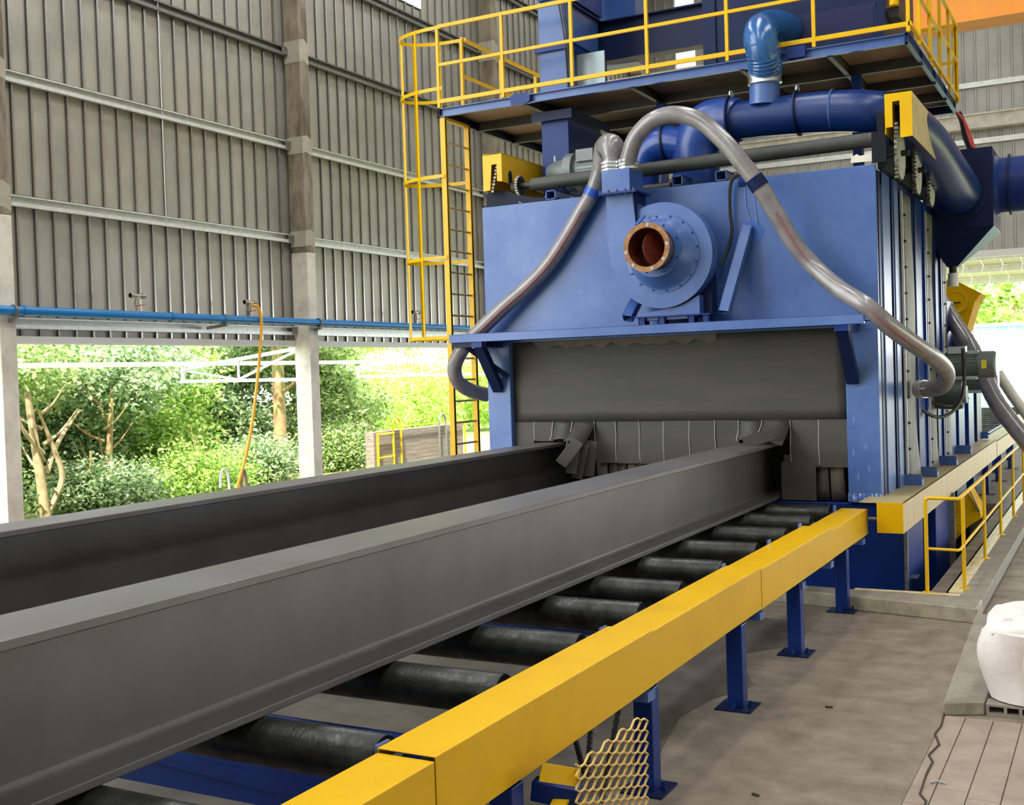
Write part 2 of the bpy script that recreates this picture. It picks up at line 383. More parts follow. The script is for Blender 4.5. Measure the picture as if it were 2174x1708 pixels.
CY = [(11.28, 11.56), (18.55, 18.83), (26.65, 26.98), (37.4, 37.75)]
CL = ['nearest wall column at the left edge of the frame', 'stained concrete wall column left of the yellow ladder', 'stained concrete wall column seen behind the yellow platform railing', 'pale corner column behind the blue upper beam']
for (a, b), lb in zip(CY, CL):
    t = thing('wall_column', lb, 'column', (-14.8, (a + b) / 2, 0), 'wall columns')
    m_ = MB(); m_.box(-15.0, -14.6, a, b, 0, 5.2); m_.build('painted_base', COLB, t, bevel=.01)
    m_ = MB(); m_.box(-15.0, -14.605, a + .004, b - .004, 5.2, 16); m_.build('shaft', COLS, t, bevel=.01)
    for z in (5.5, 7.4, 9.3, 11.2, 13.1):
        m_ = MB(); h = .16 + .14 * random.random()
        m_.prism([(a - .004, z - h), (a + .12, z - h * .8), (b + .004, z - h * 1.1), (b + .004, z + h * .6), (a + .15, z + h), (a - .004, z + h * .8)], 'x', -15.002, -14.602); m_.build('mortar_patch', PATCH, t)

# back wall
wb = struct('wall_back')
def rib_sheet_x(x0, n, z0, z1, pitch=.35, y=38.4):
    rows = [[], []]
    for k in range(n):
        b = x0 + k * pitch
        for xx, dy in ((0, 0), (.25, 0), (.272, -.036), (.318, -.036), (.334, 0)):
            rows[0].append((b + xx, y + dy, z0)); rows[1].append((b + xx, y + dy, z1))
    rows[0].append((x0 + n * pitch, y, z0)); rows[1].append((x0 + n * pitch, y, z1))
    return MB().sheet(rows, False)
for k in range(23):
    x0 = -15.05 + k * 1.05
    if k == 1:
        rib_sheet_x(x0, 1, 5.2, 16.2).build('wall_sheet', SHEETX, wb)
        m_ = MB(); m_.box(x0 + .36, x0 + 1.05, 38.38, 38.4, 13.3, 16.2); m_.build('roof_light_panel', TRANSL, wb)
        m_ = MB(); m_.box(x0 + .36, x0 + 1.05, 38.38, 38.4, 11.2, 13.0); m_.build('roof_light_panel', TRANSL, wb)
        rib_sheet_x(x0 + .35, 2, 5.2, 11.2).build('wall_sheet', SHEETX, wb)
    else: rib_sheet_x(x0, 3, 5.95, 16.2).build('wall_sheet', SHEETX, wb)
for z in (11.1, 9.35, 7.7, 13.0):
    m_ = MB(); m_.box(-15, 9, 38.28, 38.36, z - .08, z + .08); m_.build('purlin', GALV, wb)
m_ = MB(); m_.box(-15, 9, 38.1, 38.36, 9.72, 10.15); m_.box(-15, 9, 37.98, 38.36, 10.12, 10.16); m_.box(-15, 9, 37.98, 38.36, 9.7, 9.74); m_.build('wall_girder', COLB, wb)
m_ = MB(); m_.box(-15, 9, 38.2, 38.42, 5.75, 5.95); m_.build('opening_trim', WHITE, wb)
wr = struct('wall_right')
m_ = MB(); m_.box(9.2, 9.26, -8, 38.6, 3.4, 16.2); m_.build('wall_sheet', SHEETX, wr)
m_ = MB(); m_.box(9.2, 9.26, -8, 10.0, 0, 3.4); m_.build('wall_sheet', SHEETX, wr)
for y in (-7, 3, 13, 23, 33):
    m_ = MB(); m_.box(9.0, 9.2, y, y + .3, 0, 16.2); m_.build('column', COLB, wr)
wf = struct('wall_front')
m_ = MB(); m_.box(-15.2, 9.2, -8.06, -8, 0, 16.2); m_.build('wall_sheet', SHEETX, wf)
ce = struct('ceiling')
# roof sheets with the skylight rows left open for the skylight lamps
for xa, xb in ((-15.3, -12.4), (-10.6, -5.9), (-4.1, .6), (2.4, 9.5)):
    m_ = MB(); m_.box(xa, xb, -8, 38.6, 16.2, 16.26); m_.build('roof_sheet', ROOFM, ce)
for xa, xb in ((-12.4, -10.6), (-5.9, -4.1), (.6, 2.4)):
    m_ = MB(); m_.box(xa, xb, -8, 38.6, 16.2, 16.23); m_.build('roof_light_panel', TRANSL, ce)

# canopy beyond the back opening, sheet by sheet
cp = thing('rear_canopy', 'pale ribbed canopy outside the rear opening, above the sunlit trees', 'canopy', (-2.5, 44, 0))
for k in range(16):
    m_ = MB(); x0 = -7.5 + k * .7
    m_.add([(x0, 38.6, 7.15), (x0 + .69, 38.6, 7.15), (x0 + .69, 50.5, 5.9), (x0, 50.5, 5.9)], [(0, 1, 2, 3)]); m_.build('canopy_sheet', CANOPY, cp, thick=.01)
for k, y in enumerate((40.3, 42.6, 45, 47.6, 50.3)):
    z = 7.15 - (y - 38.6) * .105
    m_ = MB(); m_.box(-7.5, 3.7, y, y + .07, z - .27, z - .03); m_.build('canopy_purlin', WHITE, cp)
    m_ = MB()
    for j in range(32): m_.box(-7.45 + j * .35, -7.33 + j * .35, y - .06, y + .0, z - .14, z - .03)
    m_.build('rib_end', WHITE, cp, kind='stuff')

# ------------------------------------------------------------------ steel I-beams on the rollers
def ibeam(xc, w, label):
    z0, z1, tf, tw = .962, 1.655, .042, .03
    x0, x1 = xc - w / 2, xc + w / 2
    a, b = xc - tw / 2, xc + tw / 2; f = .03
    poly = [(x0, z0), (x1, z0), (x1, z0 + tf), (b + f, z0 + tf), (b + f * .3, z0 + tf + f * .3), (b, z0 + tf + f),
            (b, z1 - tf - f), (b + f * .3, z1 - tf - f * .3), (b + f, z1 - tf), (x1, z1 - tf), (x1, z1), (x0, z1), (x0, z1 - tf),
            (a - f, z1 - tf), (a - f * .3, z1 - tf - f * .3), (a, z1 - tf - f), (a, z0 + tf + f), (a - f * .3, z0 + tf + f * .3), (a - f, z0 + tf), (x0, z0 + tf)]
    m_ = MB(); m_.prism(poly, 'y', -1.5, 18.5)
    o = m_.build('steel_beam', STEEL, bevel=.006)
    return tag(o, label, 'beam', 'steel beams on the roller conveyor')
ibeam(-3.955, .45, 'long grey steel I-beam lying nearest the yellow guard rail')
ibeam(-6.81, .42, 'long dark grey steel I-beam lying behind the front beam, nearest the trees')

# ------------------------------------------------------------------ roller conveyor
cv = thing('roller_conveyor', 'roller conveyor with a long yellow guard along its side on blue legs', 'conveyor', (-5.0, 7, 0))
RY = [2.2, 3.25, 4.28, 5.42, 6.43, 7.45, 8.3, 9.3, 10.35, 11.37, 12.42, 13.35]
for y in RY:
    m_ = MB(); m_.lathe((-7.66, y, .842), (1, 0, 0), [(0, .04), (.08, .04), (.08, .112), (.09, .118), (4.63, .118), (4.64, .112), (4.64, .04), (4.74, .04)], 28)
    m_.build('roller', ROLL, cv)
seg = [(1.5, 4.0, .985), (4.0, 6.475, 1.0), (6.475, 8.89, .992), (8.89, 11.39, .975), (11.39, 13.2, .945)]
for i, (a, b, zt) in enumerate(seg):
    zb = .66 if i else .645
    e = .004 * (i % 2)
    xo, xi, t_ = -2.572 + e, -2.862 - e, .006
    m_ = MB(); m_.prism([(xo, zb), (xo, zt + e), (xi, zt + e), (xi, zt - .06), (xi + t_, zt - .06), (xi + t_, zt + e - t_), (xo - t_, zt + e - t_), (xo - t_, zb)], 'y', a + .0015, b - .0015 + (.03 if i % 2 else 0))
    if i == 4: m_.box(xi + .003, xo - .003, b - .012, b - .006, zb, zt - .004)
    m_.build('guard_cover', YELT, cv, bevel=.003)
for sx, nm in ((-2.72, 'r'), (-7.72, 'l')):
    m_ = MB(); m_.box(sx - .09, sx + .09, 1.0, 13.3, .64, .66); m_.box(sx - .09, sx + .09, 1.0, 13.3, .87, .885); m_.box(sx - .01, sx + .01, 1.0, 13.3, .66, .87); m_.build('side_frame', BLUE, cv)
for y in (4.05, 6.44, 8.85, 10.2, 11.33, 12.9, 2.9):
    m_ = MB(); m_.box(-2.88, -2.866, y - .05, y + .05, .86, 1.012); m_.build('frame_bracket', BLUE, cv)
    m_ = MB(); m_.box(-2.66, -2.56, y - .06, y + .06, .585, .645); m_.build('guard_bracket', BLUE, cv)
for y in (2.65, 4.72, 6.53, 8.39, 10.16, 12.1):
    for sx in (-2.635, -7.72):
        if sx < -5 and y > 11.5: continue
        l = MB(); l.box(sx - .0625, sx + .0625, y - .0625, y + .0625, .012, .645); L = l.build('leg', BLUED, cv, bevel=.006)
        p = MB(); p.box(sx - .14, sx + .14, y - .14, y + .14, 0, .014); p.build('base_plate', NAVY, L)
        for dx, dy in ((.0, -.1), (.1, .0)):
            p = MB(); p.cyl((sx + dx, y + dy, .014), (sx + dx, y + dy, .06), .012, n=8); p.cyl((sx + dx, y + dy, .014), (sx + dx, y + dy, .03), .02, n=6); p.build('bolt', BLUED, L)
for y in (4.9, 6.0, 7.9, 10.9):
    m_ = MB(); m_.box(-7.65, -2.78, y - .09, y + .09, .70, .71); m_.box(-7.65, -2.78, y + .08, y + .09, .60, .71); m_.box(-7.65, -2.78, y - .09, y - .08, .60, .71); m_.build('cross_channel', BLUED, cv)
for a, b in ((2.7, 3.8), (4.75, 4.8)):
    pass
m_ = MB(); m_.box(-5.6, -2.9, 4.72, 4.74, .30, .72); m_.build('chain_trough_panel', BLUED, cv)
m_ = MB(); m_.box(-4.6, -3.3, 3.62, 3.64, .2, .66); m_.box(-4.62, -4.58, 2.6, 3.64, .2, .66); m_.build('chain_trough_panel', BLUED, cv)
m_ = MB(); m_.bar((-2.63, 4.75, .35), (-7.6, 4.75, .62), .08, .08); m_.build('diagonal_brace', BLUED, cv)

# chain drive guard standing out below the yellow guard
cd = thing('chain_drive_guard', 'yellow expanded mesh guard below the yellow rail, on a blue bracket', 'guard', (-2.35, 5.2, 0))
O_ = (-2.350, 5.342, 0.626); ea = (-2.350, 5.439, 0.596); eb = (-2.350, 5.346, 0.686)
A = (ea[1] - O_[1], ea[2] - O_[2]); B = (eb[1] - O_[1], eb[2] - O_[2])
m_ = MB()
def mp(i, j, off=0.0):
    return (-2.35, O_[1] + A[0] * (i + off) + B[0] * j, O_[2] + A[1] * (i + off) + B[1] * j)
def inside(p): return 4.88 < p[1] < 5.84 and .06 < p[2] < .74
for i in range(-30, 40):
    for j in range(-18, 16):
        a, b, c_, d = mp(i, j), mp(i + .5, j + .22), mp(i + 1, j), mp(i + 1, j + 1)
        for s_, e_ in ((a, b), (b, c_), (b, d)):
            if inside(s_) and inside(e_): m_.bar(s_, e_, .006, .011, (1, 0, 0))
m_.build('mesh_panel', mat('mesh_yellow_paint', (226, 190, 110), .4), cd, kind='stuff')
m_ = MB(); m_.bar((-2.620, 4.969, 0.537), (-2.380, 5.016, 0.507), .09, .10); m_.build('bracket_tube', BLUED, cd, bevel=.006)
m_ = MB(); ct = (-2.450, 4.996, 0.346)
m_.lathe((ct[0] - .05, ct[1], ct[2]), (1, 0, 0), [(0, .17), (.08, .17), (.08, .155), (0, .155), (0, .17)], 40, False, False); m_.build('sprocket_cover', YEL, cd)
m_ = MB(); m_.bar((-2.440, 4.718, 0.724), (-2.360, 4.949, 0.632), .012, .085, (0, 0, 1)); m_.build('cover_strip', YEL, cd)
for px0, px1 in (((1300, 1500), (1268, 1708)), ((1262, 1560), (1300, 1690))):
    pass
for a, b in (((-2.740, 6.366, 0.575), (-2.740, 6.043, 0.064)), ((-2.740, 5.946, 0.579), (-2.740, 5.858, 0.278)), ((-2.900, 6.058, 0.415), (-2.900, 6.162, 0.184))):
    m_ = MB(); n_ = 22
    for k in range(n_):
        c0 = lerp(a, b, k / n_); c1 = lerp(a, b, (k + .85) / n_)
        m_.bar(c0, c1, .03 if k % 2 else .02, .02 if k % 2 else .03, (1, 0, 0))
    m_.build('drive_chain', BLACK, cd, kind='stuff')

# ------------------------------------------------------------------ blast machine housing
YF = 13.7
mc = thing('blast_machine', 'big blue shot blast machine housing with a black rubber curtain mouth', 'machine', (-5.1, 16, 0))
m_ = MB(); m_.box(-7.735, -2.49, YF, YF + .05, 3.02, 4.89); m_.build('front_panel', BLUE, mc, bevel=.006)
m_ = MB(); m_.box(-7.735, -7.38, YF, YF + .35, .6, 3.02); m_.build('front_post', BLUE, mc, bevel=.008)
m_ = MB(); m_.box(-2.885, -2.508, YF, YF + .18, .95, 3.02); m_.build('front_post', BLUE, mc, bevel=.008)
m_ = MB(); m_.box(-2.89, -2.506, YF - .004, YF + .0, .97, 1.06); m_.build('weld_band', mat('scraped_blue_paint', (70, 104, 176), .4, rgb2=(190, 206, 224), nscale=26, lo=.5, hi=.58, stretch=(1, 1, .3)), mc)
m_ = MB(); m_.box(-7.735, -2.49, YF + .35, 19.2, 4.7, 4.86); m_.build('roof_plate', BLUED, mc)
m_ = MB(); m_.box(-7.735, -7.70, YF + .35, 19.2, .5, 4.86); m_.build('side_wall', BLUED, mc)
m_ = MB(); m_.box(-2.62, -2.56, YF + .1, 19.2, .9, 4.86); m_.build('side_wall', BLUED, mc)
m_ = MB(); m_.box(-7.735, -2.55, 19.1, 19.2, .9, 4.86); m_.build('rear_wall', BLUED, mc)
# lower base boxes in the pit
m_ = MB(); m_.box(-7.7, -2.25, YF + .05, 15.0, -1.45, .94); m_.build('base_box', BLUED, mc, bevel=.01)
m_ = MB(); m_.box(-2.275, -2.235, YF + .03, YF + .07, -1.45, .62); m_.build('base_edge_light_strip', GALVD, mc)  # pale strip painting the light along the base box edge
m_ = MB(); m_.box(-7.7, -2.2, 15.75, 17.0, -1.45, .8); m_.build('base_box', BLUED, mc, bevel=.01)
m_ = MB(); m_.box(-7.7, -2.5, 17.0, 25, -1.45, .3); m_.build('base_box', NAVY, mc)
m_ = MB(); m_.box(-2.23, -2.13, 17.05, 17.12, -1.45, .72); m_.build('base_edge_light_strip', GALVD, mc)
# front shelf: channel, deck and brackets
sh = MB(); sh.box(-7.97, -2.545, 13.10, 13.16, 3.035, 3.145); sh.box(-7.97, -2.545, 13.10, 13.2, 3.135, 3.145); sh.build('shelf_channel', BLUE, mc, bevel=.004)
m_ = MB(); m_.box(-7.735, -2.7, 13.16, YF, 3.045, 3.065); m_.build('shelf_deck', BLUED, mc)
m_ = MB(); m_.hollow((-2.55, 13.15, 3.1), (-2.42, 13.15, 3.1), .07, .075, .008); m_.build('shelf_end_tube', BLUE, mc)
for xb, w in ((-7.56, .1), (-2.80, .12)):
    m_ = MB(); m_.box(xb - .08, xb + .08, 13.12, YF, 2.96, 3.04); m_.build('shelf_bracket', BLUED, mc)
    m_ = MB(); m_.bar((xb, 13.2, 2.98), (xb, YF, 2.38), .14, .1, (0, 1, .6)); m_.build('diagonal_bracket', NAVY, mc)
m_ = MB(); m_.box(-7.97, -7.45, 13.16, 13.5, 2.97, 3.035); m_.build('shelf_bracket', NAVY, mc)
m_ = MB(); m_.bar((-7.82, 13.3, 2.98), (-7.39, 13.66, 2.56), .05, .07, (0, 1, 0)); m_.build('diagonal_bracket', NAVY, mc)
for px, py in ((1812, 960), (1838, 948), (1845, 995), (1822, 1012), (1812, 890)):
    c_ = {(1812, 960): (-2.814, 13.690, 1.544), (1838, 948): (-2.672, 13.690, 1.611), (1845, 995): (-2.641, 13.690, 1.351), (1822, 1012): (-2.767, 13.690, 1.256), (1812, 890): (-2.805, 13.690, 1.933)}[(px, py)]
    m_ = MB(); m_.prism([(c_[0] + .018 * math.cos(k), c_[2] + .045 * math.sin(k)) for k in [j * math.pi / 5 for j in range(10)]], 'y', YF - .003, YF + .001); m_.build('scuff_mark', mat('pale_scuff', (92, 124, 184), .4), mc)
# slanted square-tube braces on the shelf
for a, b in (((-5.434, 13.220, 3.239), (-5.342, 13.660, 3.702)), ((-4.186, 13.220, 3.248), (-4.006, 13.680, 4.293))):
    m_ = MB(); m_.hollow(a, b, .125, .11, .008, (0, -1, 0)); m_.build('slanted_brace', BLUE, mc)
m_ = MB(); pc = (-3.940, 13.690, 4.231)
m_.prism([(pc[0] + dx, pc[2] + dz) for dx, dz in ((-.13, .08), (-.08, .13), (.06, .12), (.1, .06), (.13, .02), (.1, -.08), (.04, -.15), (-.02, -.06), (-.11, -.02))], 'y', YF - .004, YF); m_.build('touch_up_patch', mat('bright_blue_touch_up', (34, 92, 180), .25), mc)
for a, b, c_ in (((1581, 400), (1590, 450), (1603, 490)), ((1599, 400), (1607, 450), (1612, 500))):
    pass
for pts in ([(-4.037, 13.690, 4.795), (-4.026, 13.690, 4.536), (-3.972, 13.690, 4.359)], [(-3.937, 13.690, 4.785), (-3.910, 13.690, 4.497), (-3.877, 13.690, 4.208)]):
    m_ = MB(); m_.tube(pts, .004, 6, spline=3); m_.build('paint_run', mat('pale_paint_run', (120, 152, 208), .3), mc)
# tube sockets on the roof edge behind the panel
for px in (1436, 1530, 1170):
    pass
for a in ((-4.907, 13.720, 5.027), (-4.337, 13.720, 5.034), (-6.682, 13.720, 4.960)):
    m_ = MB(); m_.hollow((a[0], 13.70, 4.96), (a[0], 14.6, 4.96), .14, .12, .01); m_.build('roof_socket_tube', BLUE, mc)
# right flank: posts, grooves, seal strips with studs, feet
def post(y0, y1, z0, z1, m, x=-2.50, d=.12, nm='side_post'):
    p = MB(); p.box(x - d, x, y0, y1, z0, z1); return p.build(nm, m, mc, bevel=.006)
post(13.88, 14.02, .95, 4.85, NAVY); post(14.05, 14.55, 1.03, 4.85, BLUE, -2.485); post(14.6, 14.66, .98, 4.85, NAVY, -2.47); post(14.7, 15.0, 1.0, 4.85, BLUE, -2.46)
for y0, y1, zt in ((16.08, 17.0, 4.8), (17.88, 18.6, 4.75)):
    post(y0, y1, 1.0, zt, BLUED, -2.46); post(y0 + .06, y0 + .14, 1.0, zt, NAVY, -2.44); post(y1 - .12, y1, 1.0, zt, BLUED, -2.43)
for y0, y1, zt in ((15.1, 16.02, 4.75), (17.04, 17.82, 4.7), (18.66, 19.15, 4.65)):
    rows = []
    for i in range(26):
        z = 1.0 + (zt - 1.0) * i / 25
        bow = .012 * math.sin(i * .35 + y0) + .05 * math.exp(-i * .35)
        rows.append([(-2.47 + .01, y0, z), (-2.44 + bow * .6, y0 + (y1 - y0) * .3, z), (-2.43 + bow, y0 + (y1 - y0) * .7, z), (-2.46 + bow, y1 + bow * .8, z)])
    p = MB(); p.sheet(rows); st = p.build('seal_strip', RUBS, mc, thick=.012)
    for k in range(11):
        for yy in (y0 + .06,):
            z = 1.15 + k * .33
            q = MB(); q.cyl((-2.46, yy, z), (-2.395, yy, z), .014, n=8); q.cyl((-2.43, yy, z), (-2.415, yy, z), .026, n=6); q.build('stud', BLACK, st)
    p = MB(); p.box(-2.45, -2.42, y0 - .03, y0, 1.0, zt); p.build('seal_edge_bar', GALV, mc)
for y0, x1 in ((15.0, -2.25), (16.1, -2.22), (17.95, -2.2), (20.2, -2.25), (24.0, -2.35)):
    p = MB(); p.box(-2.52, x1, y0 + .02, y0 + .16, 1.03, 1.1); p.box(-2.52, x1, y0, y0 + .02, 1.03, 1.17); p.build('post_foot', BLUE, mc)
# lower rear chambers beyond
for y0, y1, zt, mm in ((19.3, 20.1, 3.55, BLUED), (20.5, 21.3, 3.3, BLUED), (21.9, 22.7, 2.9, BLUED), (23.2, 24.0, 2.9, NAVY)):
    post(y0, y1, 1.0, zt, mm, -2.46, .2)
m_ = MB(); m_.box(-7.7, -2.62, 19.2, 24.5, .9, 3.2); m_.build('rear_chamber', NAVY, mc)

# rubber curtain in the mouth
ZT = 1.93
m_ = MB(); rows = []
for i in range(9):
    z = ZT + (3.04 - ZT) * i / 8
    rows.append([(-7.38 + 4.5 * k / 30, 13.80 + .006 * math.sin(k * .8 + i), z) for k in range(31)])
m_.sheet(rows); m_.build('rubber_curtain', RUB, mc, thick=.015)
m_ = MB(); xs = [-7.05 + .095 * k for k in range(28)]
po = [(x, 3.035) for x in (xs[0], xs[-1])]
po = [(xs[0], 3.04)] + [(x, 2.985 - .05 * abs(math.sin(k * .77)) - .02 * (k % 3)) for k, x in enumerate(xs)] + [(xs[-1], 3.04)]
m_.prism(po, 'y', 13.785, 13.79); m_.build('glue_residue', RUBB, mc)
m_ = MB(); m_.box(-7.7, -2.6, 14.4, 14.42, .2, 3.0); m_.build('inner_curtain', DARK, mc)
sl = [-7.38, -7.08, -6.79, -6.5, -6.18, -5.88, -5.55, -5.22, -4.87, -4.53, -4.22, -3.92, -3.58, -3.24, -2.89]
for i in range(14):
    a, b = sl[i], sl[i + 1]; zb = 1.395 - .003 * i
    if 1 <= i <= 2: zb = 1.672
    if i in (10, 11): zb = 1.672
    bend = .42 if i in (3, 11) else (.1 if i in (2, 10) else 0)
    rows = []
    for k in range(7):
        t = k / 6; z = ZT - (ZT - zb) * t
        if bend: yo = -bend * t ** 1.6; z = ZT - (ZT - 1.69) * min(1, t * 1.05)
        else: yo = -.012 * math.sin(t * 2 + i)
        rows.append([(a + .006, 13.80 + yo + (.10 * t if bend and i in (3, 11) else 0), z), ((a + b) / 2, 13.80 + yo - (.02 * t if bend else 0), z + (.02 * t if bend else 0)), (b - .006, 13.80 + yo, z - (.05 * t if bend == .42 else 0))])
    m_ = MB(); m_.sheet(rows, bool(bend)); f = m_.build('curtain_flap', RUB, mc, thick=.012)
    if i:
        m_ = MB(); n_ = 6
        for k in range(n_):
            t0, t1 = k / n_, (k + 1) / n_; zz = ZT - (ZT - zb) * .95
            jx = .004 * math.sin(k * 1.3 + i); jx2 = .004 * math.sin((k + 1) * 1.3 + i)
            yo = 13.785 - (bend * (t0 + .1) ** 1.6 if bend else 0)
            m_.bar((a + jx, yo, ZT - (ZT - zz) * t0), (a + jx2, 13.785 - (bend * (t1 + .05) ** 1.6 if bend else 0), ZT - (ZT - zz) * t1), .007, .008)
        m_.build('slit_line', PALEG, f)  # thin pale strip along each slit
# narrow strips under the flaps
x = -6.2; k = 0
spans = [(-6.20, -4.28, 1.42), (-3.68, -2.90, 1.40), (-7.38, -7.08, 1.6)]
for x0, x1, zt in spans:
    x = x0
    while x < x1 - .06:
        w = .12 + .1 * random.random(); w = min(w, x1 - x)
        lean = random.uniform(-.03, .03)
        rows = [[(x + lean * t, 13.845 + .03 * math.sin(3 * t + k), zt + .1 - (zt + .1 - .955) * t), (x + w * .9 + lean * t, 13.84 + .02 * math.cos(3 * t + k), zt + .1 - (zt + .1 - .955) * t)] for t in (0, .25, .5, .75, 1)]
        m_ = MB(); m_.sheet(rows); m_.build('curtain_strip', RUBB if k % 3 == 0 else RUB, mc, thick=.012)
        x += w; k += 1
# strips pushed aside by the rear beam and by the front beam
for a, b, w in (((-6.218, 13.350, 1.707), (-6.413, 13.200, 1.413), .16), ((-6.307, 13.450, 1.638), (-6.340, 13.350, 1.278), .14), ((-6.208, 13.500, 1.666), (-6.302, 13.450, 1.207), .14), ((-6.151, 13.600, 1.690), (-6.191, 13.550, 1.230), .16),
               ((-3.751, 13.300, 1.765), (-3.935, 13.050, 1.698), .14), ((-3.694, 13.400, 1.776), (-3.880, 13.250, 1.718), .13)):
    m_ = MB(); m_.bar(a, b, w, .012, (.3, -1, .2)); m_.build('curtain_strip', RUB, mc)
m_ = MB(); m_.box(-3.70, -3.28, 13.77, 13.79, .955, 1.42); m_.build('curtain_strip', RUB, mc)

# right yellow guard beside the machine
gd = thing('machine_guard_beam', 'dusty yellow box guard running back along the machine flank behind the pit railing', 'guard', (-2.3, 18, 0.69))
m_ = MB(); m_.box(-2.455, -2.172, 13.1, 13.12, .69, 1.03); m_.build('end_cap', YEL, gd)
m_ = MB(); m_.box(-2.18, -2.172, 13.12, 23.7, .69, 1.03); m_.box(-2.65, -2.172, 13.12, 23.7, 1.022, 1.03); m_.build('guard_cover', YELD, gd)
m_ = MB(); m_.box(-2.18, -2.172, 23.8, 34, .69, 1.0); m_.box(-2.5, -2.172, 23.8, 34, .99, 1.0); m_.build('guard_cover', YELD, gd)
for y in (14.2, 18.8, 21, 23.4, 26, 29):
    m_ = MB(); m_.box(-2.42, -2.3, y, y + .12, 0.01, .69); L = m_.build('leg', BLUED, gd)
    m_ = MB(); m_.box(-2.5, -2.2, y - .08, y + .2, 0, .012); m_.build('base_plate', NAVY, L)
m_ = MB(); m_.cyl((-2.58, 13.15, .84), (-2.455, 13.15, .84), .022, n=10); m_.build('stub_shaft', GALVD, gd)

# ------------------------------------------------------------------ fan on the shelf
fn = thing('blower_fan', 'blue centrifugal blower fan on the front shelf with a rusty open inlet', 'fan', (-4.95, 13.3, 3.145))
FC = (-4.95, 3.985); R0 = .635
def volute(r):
    pts = []
    for k in range(49):
        an = math.radians(-178 + k * 5.2)     # from the left, under the bottom, round the right side to upper left
        pts.append((FC[0] + r * math.cos(an), FC[1] + r * math.sin(an)))
    return pts
pv = []
for k in range(60):
    an = math.radians(180 + k * 5.0)
    if an > math.radians(180 + 285): break
    pv.append((FC[0] + R0 * math.cos(an) - (.06 if k < 2 else 0), FC[1] + R0 * math.sin(an)))
last = pv[-1]
poly = [(-5.665, 4.79), (-5.665, 4.2)] + [(-5.62, 3.9)] + [p for p in pv if p[1] < 3.9 or p[0] > FC[0]] + [p for p in pv if p[0] <= FC[0] and p[1] > 4.3 and p[0] > -5.24] + [(-5.24, 4.36), (-5.255, 4.79)]
m_ = MB(); m_.prism(poly, 'y', 13.2, 13.42); m_.build('volute_casing', BLUE, fn)
m_ = MB(); m_.lathe((FC[0], 13.2, FC[1]), (0, -1, 0), [(0, .645), (.012, .645), (.012, .0)], 64, False, False); m_.build('side_disc', BLUE, fn)
m_ = MB(); m_.lathe((FC[0] + .01, 13.188, FC[1] + .02), (0, -1, 0), [(0, .475), (.016, .475), (.016, .44), (.03, .42), (.16, .31), (.2, .29)], 56, False, False); m_.build('inlet_cone', BLUE, fn)
for k in range(16):
    an = 2 * math.pi * (k + .3) / 16
    q = MB(); cx, cz = FC[0] + .01 + .457 * math.cos(an), FC[1] + .02 + .457 * math.sin(an); q.cyl((cx, 13.176, cz), (cx, 13.158, cz), .012, n=6); q.build('bolt', BLUED, fn)
IC = (-4.955, 4.045)
m_ = MB(); m_.lathe((IC[0], 13.0, IC[1]), (0, -1, 0), [(0, .335), (.014, .335), (.014, .25)], 48, False, False); m_.build('neck_flange', BLUE, fn)
for k in range(8):
    an = 2 * math.pi * (k + .5) / 8
    q = MB(); cx, cz = IC[0] + .3 * math.cos(an), IC[1] + .3 * math.sin(an); q.cyl((cx, 12.99, cz), (cx, 12.972, cz), .011, n=6); q.build('bolt', BLUED, fn)
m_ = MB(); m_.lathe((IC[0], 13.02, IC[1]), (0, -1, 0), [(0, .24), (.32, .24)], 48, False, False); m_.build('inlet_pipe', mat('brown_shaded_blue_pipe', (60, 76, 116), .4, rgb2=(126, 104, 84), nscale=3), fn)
m_ = MB(); m_.lathe((IC[0], 12.72, IC[1]), (0, -1, 0), [(0, .232), (0, .292), (.018, .292), (.018, .232), (0, .232)], 56, False, False); m_.build('inlet_flange', RUST, fn)
m_ = MB(); m_.lathe((IC[0], 12.705, IC[1]), (0, 1, 0), [(0, .232), (.42, .232), (.42, .0)], 48, False, False); m_.build('inlet_lining', RUSTIN, fn)
m_ = MB(); m_.lathe((IC[0] + .04, 12.86, IC[1] - .02), (.93, -.34, .1), [(0, 0), (0, .205), (.006, .205), (.006, 0)], 40, False, False); m_.build('throttle_disc', RUSTIN, fn)
for an in (5, -35, -75, -130, 190, 85):
    a = math.radians(an); cx, cz = IC[0] + .262 * math.cos(a), IC[1] + .262 * math.sin(a)
    q = MB(); q.cyl((cx, 12.703, cz), (cx, 12.695, cz), .022, n=7); q.cyl((cx, 12.7, cz), (cx, 12.69, cz), .008, n=6); q.build('bolt_hole_mark', PALEG, fn)
m_ = MB(); m_.box(-5.66, -5.285, 13.06, 13.5, 4.79, 5.075); m_.build('outlet_box', BLUE, fn, bevel=.006)
m_ = MB(); m_.prism([(13.06, 4.79), (13.5, 4.79), (13.45, 4.25), (13.2, 4.2)], 'x', -5.262, -5.25); m_.build('outlet_side', NAVY, fn)
m_ = MB(); m_.box(-5.70, -5.20, 13.04, 13.52, 4.775, 4.797); m_.build('outlet_flange', BLUED, fn)
for k in range(5):
    q = MB(); q.cyl((-5.68 + .11 * k, 13.055, 4.765), (-5.68 + .11 * k, 13.055, 4.825), .012, n=6); q.build('bolt', CHAIN, fn)
m_ = MB(); m_.prism([(-5.3, 3.2), (-5.3, 3.32), (-5.15, 3.3), (-4.75, 3.36), (-4.5, 3.48), (-4.5, 3.24), (-4.6, 3.2)], 'y', 13.24, 13.4); m_.build('foot_plate', BLUE, fn)
m_ = MB(); m_.box(-5.33, -4.35, 13.16, 13.62, 3.235, 3.25); m_.build('pedestal_top', BLUED, fn)
